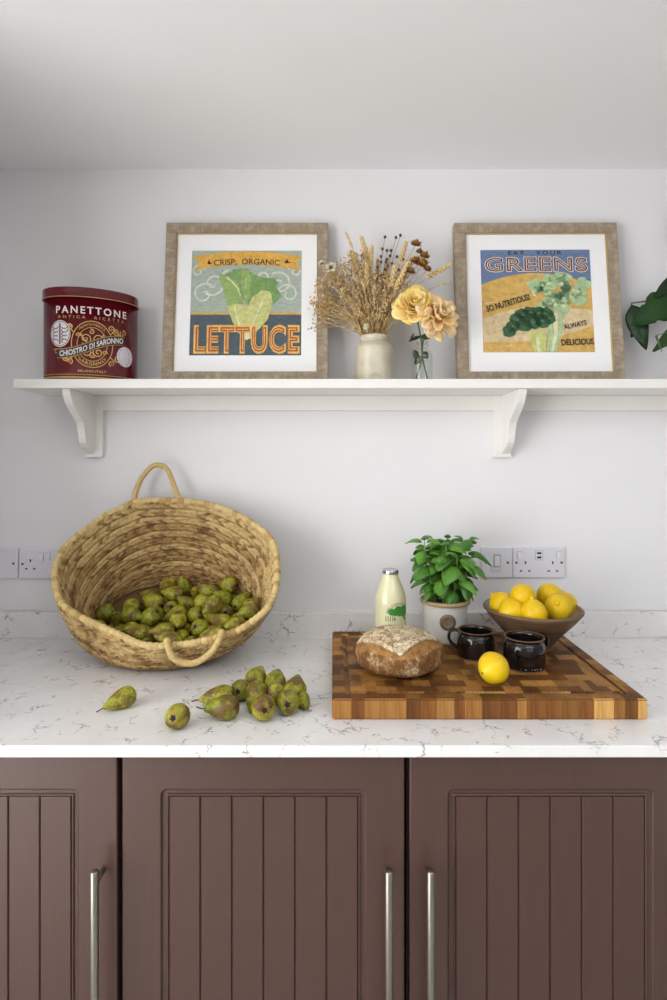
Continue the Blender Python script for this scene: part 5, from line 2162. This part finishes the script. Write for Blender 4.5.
def pear_me(R, L, neck, bend, seed):
    z0 = -R * 1.05
    prf = [(0, z0 + .0045), (.0035, z0 + .0035), (.0075, z0 + .0006), (R * .55, z0 + .0025), (R * .86, z0 + R * .38), (R, z0 + R * .98), (R * .95, z0 + R * 1.45), (R * .78, z0 + L * .62), (R * .60 + neck * .1, z0 + L * .74), (neck * 1.05, z0 + L * .87), (neck * .72, z0 + L * .95), (neck * .34, z0 + L * .99), (0, z0 + L)]
    prf = [(max(0, float(p[0])), float(p[1])) for p in smooth_profile(prf, 3)]
    prf[0] = (0, prf[0][1])
    prf[-1] = (0, prf[-1][1])
    v, f = lathe(prf, 26)
    rr = random.Random(seed)
    a, b = rr.uniform(0, 6), rr.uniform(0, 6)
    vv = []
    for x, y, z in v:
        th = math.atan2(y, x)
        k = 1 + .025 * math.sin(2 * th + a) + .015 * math.sin(3 * th + b)
        t = max(0, (z - z0) / L)
        vv.append((x * k + bend * t * t, y * k, z))
    me = bpy.data.meshes.new('pear')
    me.from_pydata(vv, [], f)
    me.validate()
    me.shade_smooth()
    me.materials.append(M['pear'])
    # stem and calyx
    top = Vector((bend * 1.0, 0, z0 + L - .0008))
    pts = [top, top + Vector((bend * .25 + .001, 0, .007)), top + Vector((bend * .5 + .004, .001, .015))]
    v, f = tube([Vector(p) for p in smooth_profile(pts, 4)], [.0013] * 7 + [.0016, .0019], 7)
    st = bpy.data.meshes.new('stem')
    st.from_pydata([tuple(p) for p in v], [], f)
    st.shade_smooth()
    st.materials.append(M['pear_stem'])
    s = Soup()
    s.add(blob((.0064, .0064, .0030), (0, 0, z0 + .0030)))
    for i in range(5):
        an = 2 * math.pi * i / 5
        d = Vector((math.cos(an), math.sin(an), 0))
        p0, p1 = Vector((0, 0, z0 + .0028)), d * .0095 + Vector((0, 0, z0 - .0012))
        sd = Vector((-d.y, d.x, 0)) * .0028
        s.add(([p0 + sd, p0 - sd, p1, p0 + d * .003 + Vector((0, 0, -.0022))], [(0, 3, 2), (1, 2, 3), (0, 1, 3)]))
    ca_ = bpy.data.meshes.new('calyx')
    ca_.from_pydata(s.v, [], s.f)
    ca_.materials.append(M['pear_calyx'])
    return me, st, ca_


PM = [pear_me(.0258, .076, .0090, .004, 1), pear_me(.0265, .070, .0100, -.005, 2), pear_me(.0245, .080, .0085, .007, 3)]


def pear(Mx, kind, label, group=None, scale=1.0, stem=True):
    o = bpy.data.objects.new('pear', PM[kind][0])
    col.objects.link(o)
    o.matrix_world = Mx @ Matrix.Scale(scale, 4)
    tag(o, label, 'pear', group)
    for nm, me in (('stem', PM[kind][1]), ('calyx', PM[kind][2])):
        if nm == 'stem' and not stem:
            continue
        c = bpy.data.objects.new(nm, me)
        col.objects.link(c)
        c.parent = o
    return o


def loose(px, py, axis, kind, label, scale=1.0, group='loose pears on the worktop', lift=0.0, spin=0.0, stem=True):
    scale *= .89
    R = (.0258, .0265, .0245)[kind] * scale
    d = Vector(axis).normalized()
    z = WT + R * (1.0 if abs(d.z) < .8 else 1.05) + lift
    c = PZ(px, py, z)
    q = d.to_track_quat('Z', 'Y').to_matrix().to_4x4() @ Matrix.Rotation(spin, 4, 'Z')
    return pear(Matrix.Translation(c) @ q, kind, label, group, scale, stem)


loose(125, 697, (-.80, -.52, -.22), 2, 'green pear lying alone on worktop, its stem pointing away from the others', .93)
loose(177.6, 716, (.10, .93, -.24), 1, 'russet-bottomed pear standing off by itself in front of the basket', .95, spin=1.0)
loose(226.5, 707.5, (-.94, -.10, -.10), 0, 'half green half brown pear with a long stem, in front of the heap', 1.0, spin=2)
loose(222.5, 695.5, (-.93, .0, -.12), 2, 'speckled pear with stem lying behind the half brown one', .98)
loose(240.5, 690, (.10, .95, -.2), 1, 'small dark pear wedged behind the two stemmed pears', .88)
loose(255.5, 679, (.12, .85, .35), 1, 'tall pear at the back of the heap beneath the basket handle', .98, lift=.004, stem=False)
loose(255.8, 692, (-.22, -.55, -.55), 2, 'light green pear leaning neck down in the middle of the heap', .92, lift=.010)
loose(263, 707.2, (-.25, .93, -.15), 1, 'bright green round pear, dark calyx outward, at the front of heap', 1.0)
loose(275.5, 682.5, (.15, .9, .30), 0, 'green pear at the back of the heap next to the yellowish one', .95, lift=.003, stem=False)
loose(275, 694, (.55, .80, -.05), 1, 'yellowish brown pear with sideways calyx amid the heap', .88)
loose(294.5, 690.5, (.02, .75, .45), 1, 'big green pear on the chopping board side of the heap', 1.0, lift=.002, stem=False)
loose(287.8, 702, (-.05, .93, -.15), 1, 'green pear with dark calyx beside the big one in the heap', .97)
loose(301.5, 698.5, (.25, -.8, -.2), 2, 'pear almost hidden behind the calyx-out one nearest the board', .70)

# pears in the basket: (x, y, z, quaternion w x y z, kind, scale)
HEAP = [
    (-0.531, -0.1572, 0.9431, 0.473, 0.755, 0.333, -0.309, 1, 0.79),
    (-0.4952, -0.1868, 0.9374, 0.187, 0.707, 0.186, 0.657, 1, 0.84),
    (-0.3981, -0.1703, 0.9354, 0.251, -0.128, 0.675, 0.682, 0, 0.8),
    (-0.3294, -0.1704, 0.9443, 0.506, -0.47, 0.677, 0.253, 1, 0.86),
    (-0.5113, -0.2321, 0.9405, 0.684, -0.411, -0.536, -0.275, 1, 0.87),
    (-0.433, -0.241, 0.9367, 0.374, 0.678, 0.114, -0.623, 0, 0.88),
    (-0.3221, -0.2402, 0.945, 0.399, -0.24, -0.787, 0.404, 2, 0.82),
    (-0.2961, -0.2002, 0.9504, 0.209, -0.724, -0.598, 0.272, 1, 0.8),
    (-0.5652, -0.1287, 0.9591, 0.303, 0.288, 0.878, 0.233, 1, 0.8),
    (-0.4352, -0.1441, 0.9393, 0.504, 0.836, -0.216, -0.036, 0, 0.82),
    (-0.3578, -0.1387, 0.9447, 0.734, 0.164, -0.582, 0.309, 2, 0.79),
    (-0.3103, -0.1282, 0.9619, 0.534, 0.301, -0.614, -0.497, 0, 0.82),
    (-0.562, -0.2168, 0.9525, 0.306, 0.104, 0.902, 0.286, 0, 0.87),
    (-0.4334, -0.1964, 0.9343, 0.52, -0.306, 0.097, -0.791, 2, 0.76),
    (-0.3531, -0.2099, 0.9358, 0.628, 0.678, -0.382, 0.008, 0, 0.79),
    (-0.2788, -0.2406, 0.9638, 0.617, 0.058, 0.771, 0.149, 1, 0.84),
    (-0.5987, -0.1141, 0.9945, 0.188, -0.78, 0.58, -0.143, 1, 0.87),
    (-0.4456, -0.1222, 0.9756, 0.502, -0.535, -0.585, 0.347, 2, 0.84),
    (-0.3896, -0.1234, 0.9736, 0.322, 0.579, 0.445, 0.602, 0, 0.84),
    (-0.2672, -0.142, 0.9675, 0.135, 0.132, -0.915, 0.357, 0, 0.83),
    (-0.4644, -0.2164, 0.9513, 0.154, 0.403, 0.671, -0.603, 2, 0.77),
    (-0.415, -0.1658, 0.9748, 0.732, -0.568, -0.258, -0.273, 1, 0.83),
    (-0.331, -0.2127, 0.9767, 0.673, -0.25, 0.672, 0.181, 1, 0.82),
    (-0.2553, -0.1868, 0.9665, 0.371, 0.213, 0.523, -0.737, 2, 0.82),
    (-0.5205, -0.1226, 0.9693, 0.626, -0.28, 0.678, -0.266, 0, 0.81),
    (-0.4168, -0.1408, 1.0116, 0.497, -0.84, -0.216, -0.017, 0, 0.85),
    (-0.3465, -0.1066, 1.0004, 0.429, -0.566, 0.596, -0.373, 1, 0.82),
    (-0.2819, -0.1072, 0.9908, 0.434, 0.29, 0.549, 0.653, 0, 0.76),
    (-0.4576, -0.176, 0.9602, 0.281, 0.474, -0.291, 0.782, 0, 0.82),
    (-0.3955, -0.2156, 0.9366, 0.79, -0.018, 0.1, 0.604, 0, 0.82),
    (-0.3694, -0.1853, 0.9681, 0.253, 0.17, -0.301, 0.903, 1, 0.82),
    (-0.2298, -0.1627, 0.9942, 0.506, 0.61, -0.022, -0.609, 0, 0.8),
    (-0.4903, -0.1076, 0.996, 0.346, -0.623, -0.084, 0.697, 2, 0.78),
    (-0.3923, -0.0989, 1.013, 0.725, -0.559, -0.386, 0.114, 1, 0.81),
    (-0.2935, -0.0883, 1.0274, 0.514, 0.612, 0.418, 0.431, 2, 0.86),
    (-0.2451, -0.1246, 1.0066, 0.83, 0.053, -0.053, -0.553, 1, 0.81),
    (-0.4807, -0.1435, 0.9428, 0.784, 0.498, -0.316, -0.196, 1, 0.82),
    (-0.4182, -0.2214, 0.9799, 0.64, -0.519, -0.035, -0.565, 1, 0.85),
    (-0.3113, -0.1681, 0.9835, 0.264, -0.729, 0.508, -0.377, 2, 0.8),
    (-0.2267, -0.2117, 0.9956, 0.382, 0.523, -0.713, 0.268, 0, 0.88),
    (-0.4864, -0.086, 1.0318, 0.765, 0.181, -0.57, -0.238, 1, 0.82),
    (-0.484, -0.1494, 0.9867, 0.365, 0.496, 0.603, -0.507, 1, 0.82),
    (-0.3147, -0.1313, 1.0064, 0.276, 0.12, 0.479, 0.825, 1, 0.76),
    (-0.2066, -0.1806, 1.0277, 0.068, 0.991, -0.043, 0.11, 1, 0.83),
    (-0.5282, -0.1921, 0.9691, 0.288, 0.223, 0.589, 0.722, 0, 0.77),
    (-0.4395, -0.2835, 0.9569, 0.391, -0.42, -0.343, -0.744, 2, 0.83),
    (-0.3344, -0.2777, 0.9621, 0.468, -0.174, -0.862, -0.089, 0, 0.83),
    (-0.2776, -0.2788, 0.9886, 0.084, 0.759, 0.146, -0.629, 1, 0.86),
    (-0.5741, -0.1725, 0.9491, 0.288, 0.585, 0.333, -0.681, 1, 0.78),
    (-0.4416, -0.0984, 1.0156, 0.279, -0.489, -0.8, 0.209, 0, 0.82),
    (-0.3462, -0.1874, 1.0086, 0.157, 0.628, -0.596, -0.476, 1, 0.8),
    (-0.2769, -0.16, 1.0086, 0.564, -0.601, -0.499, -0.268, 1, 0.83),
    (-0.5373, -0.2526, 0.9716, 0.637, -0.449, 0.289, 0.556, 1, 0.88),
    (-0.3511, -0.1469, 0.9846, 0.6, 0.458, -0.412, -0.511, 2, 0.83),
    (-0.2863, -0.2039, 0.9946, 0.796, 0.137, -0.49, 0.329, 2, 0.83),
    (-0.2656, -0.2366, 1.0048, 0.758, 0.14, -0.554, 0.314, 2, 0.8),
    (-0.6048, -0.151, 0.968, 0.251, 0.11, -0.657, 0.702, 2, 0.8),
    (-0.4451, -0.0739, 1.0559, 0.75, 0.62, 0.209, -0.094, 1, 0.88),
    (-0.3348, -0.1559, 1.034, 0.058, 0.749, 0.028, 0.659, 0, 0.78),
    (-0.3015, -0.1892, 1.0366, 0.448, 0.645, -0.614, -0.08, 1, 0.82),
    (-0.4853, -0.271, 0.9533, 0.486, 0.469, -0.025, 0.737, 0, 0.79),
    (-0.368, -0.2377, 0.9677, 0.801, 0.503, 0.318, 0.067, 1, 0.8),
    (-0.3951, -0.2694, 0.9471, 0.042, 0.617, -0.407, 0.672, 1, 0.87),
    (-0.2321, -0.2639, 1.0074, 0.534, 0.072, -0.639, 0.549, 1, 0.86),
    (-0.5447, -0.1559, 0.9872, 0.738, 0.315, 0.134, -0.582, 2, 0.81),
    (-0.4005, -0.0759, 1.0491, 0.515, 0.154, -0.259, 0.802, 2, 0.87),
    (-0.3908, -0.1776, 1.0131, 0.376, -0.284, -0.803, 0.364, 2, 0.77),
    (-0.2405, -0.1539, 1.0333, 0.767, -0.534, 0.065, -0.35, 2, 0.78),
    (-0.4493, -0.1743, 1.0032, 0.129, 0.84, 0.124, -0.512, 1, 0.81),
    (-0.3724, -0.1369, 1.022, 0.865, 0.323, -0.384, 0.002, 2, 0.81),
    (-0.3162, -0.2547, 0.9975, 0.093, 0.342, 0.762, 0.542, 0, 0.82),
    (-0.2026, -0.2245, 1.0312, 0.121, -0.709, -0.435, 0.541, 1, 0.82),
    (-0.4939, -0.2167, 0.9798, 0.725, 0.54, -0.302, 0.301, 1, 0.8),
    (-0.4151, -0.1167, 1.0473, 0.267, 0.594, -0.203, -0.731, 0, 0.78),
    (-0.3572, -0.0828, 1.0399, 0.117, 0.212, 0.438, -0.866, 0, 0.86),
    (-0.326, -0.1165, 1.0479, 0.474, -0.226, -0.3, 0.797, 0, 0.86),
    (-0.4633, -0.1349, 1.0261, 0.764, -0.2, -0.608, -0.08, 0, 0.87),
    (-0.4613, -0.2448, 0.9825, 0.459, 0.585, -0.077, -0.664, 0, 0.83),
    (-0.2814, -0.1299, 1.0352, 0.353, -0.134, -0.429, 0.821, 2, 0.8),
    (-0.375, -0.294, 0.9784, 0.64, 0.452, -0.266, -0.562, 0, 0.87),
    (-0.526, -0.1294, 1.0141, 0.487, 0.009, 0.664, -0.567, 1, 0.88),
    (-0.445, -0.2183, 1.0152, 0.064, -0.871, 0.233, 0.428, 1, 0.84),
    (-0.3801, -0.218, 1.0062, 0.619, 0.765, 0.046, 0.169, 1, 0.82),
    (-0.2761, -0.1003, 1.066, 0.255, -0.696, 0.018, 0.671, 1, 0.84),
    (-0.5091, -0.1805, 1.0084, 0.576, 0.488, 0.603, 0.258, 1, 0.85),
    (-0.4001, -0.2605, 0.9906, 0.079, -0.483, -0.407, 0.772, 0, 0.8),
]
GP = 'pears heaped in the straw basket'
for x, y, z, qw, qx, qy, qz, kd, sc in HEAP:
    pear(Matrix.Translation((x, y, z)) @ Quaternion((qw, qx, qy, qz)).to_matrix().to_4x4(), kd, 'green and russet pear heaped inside the straw basket', GP, sc)
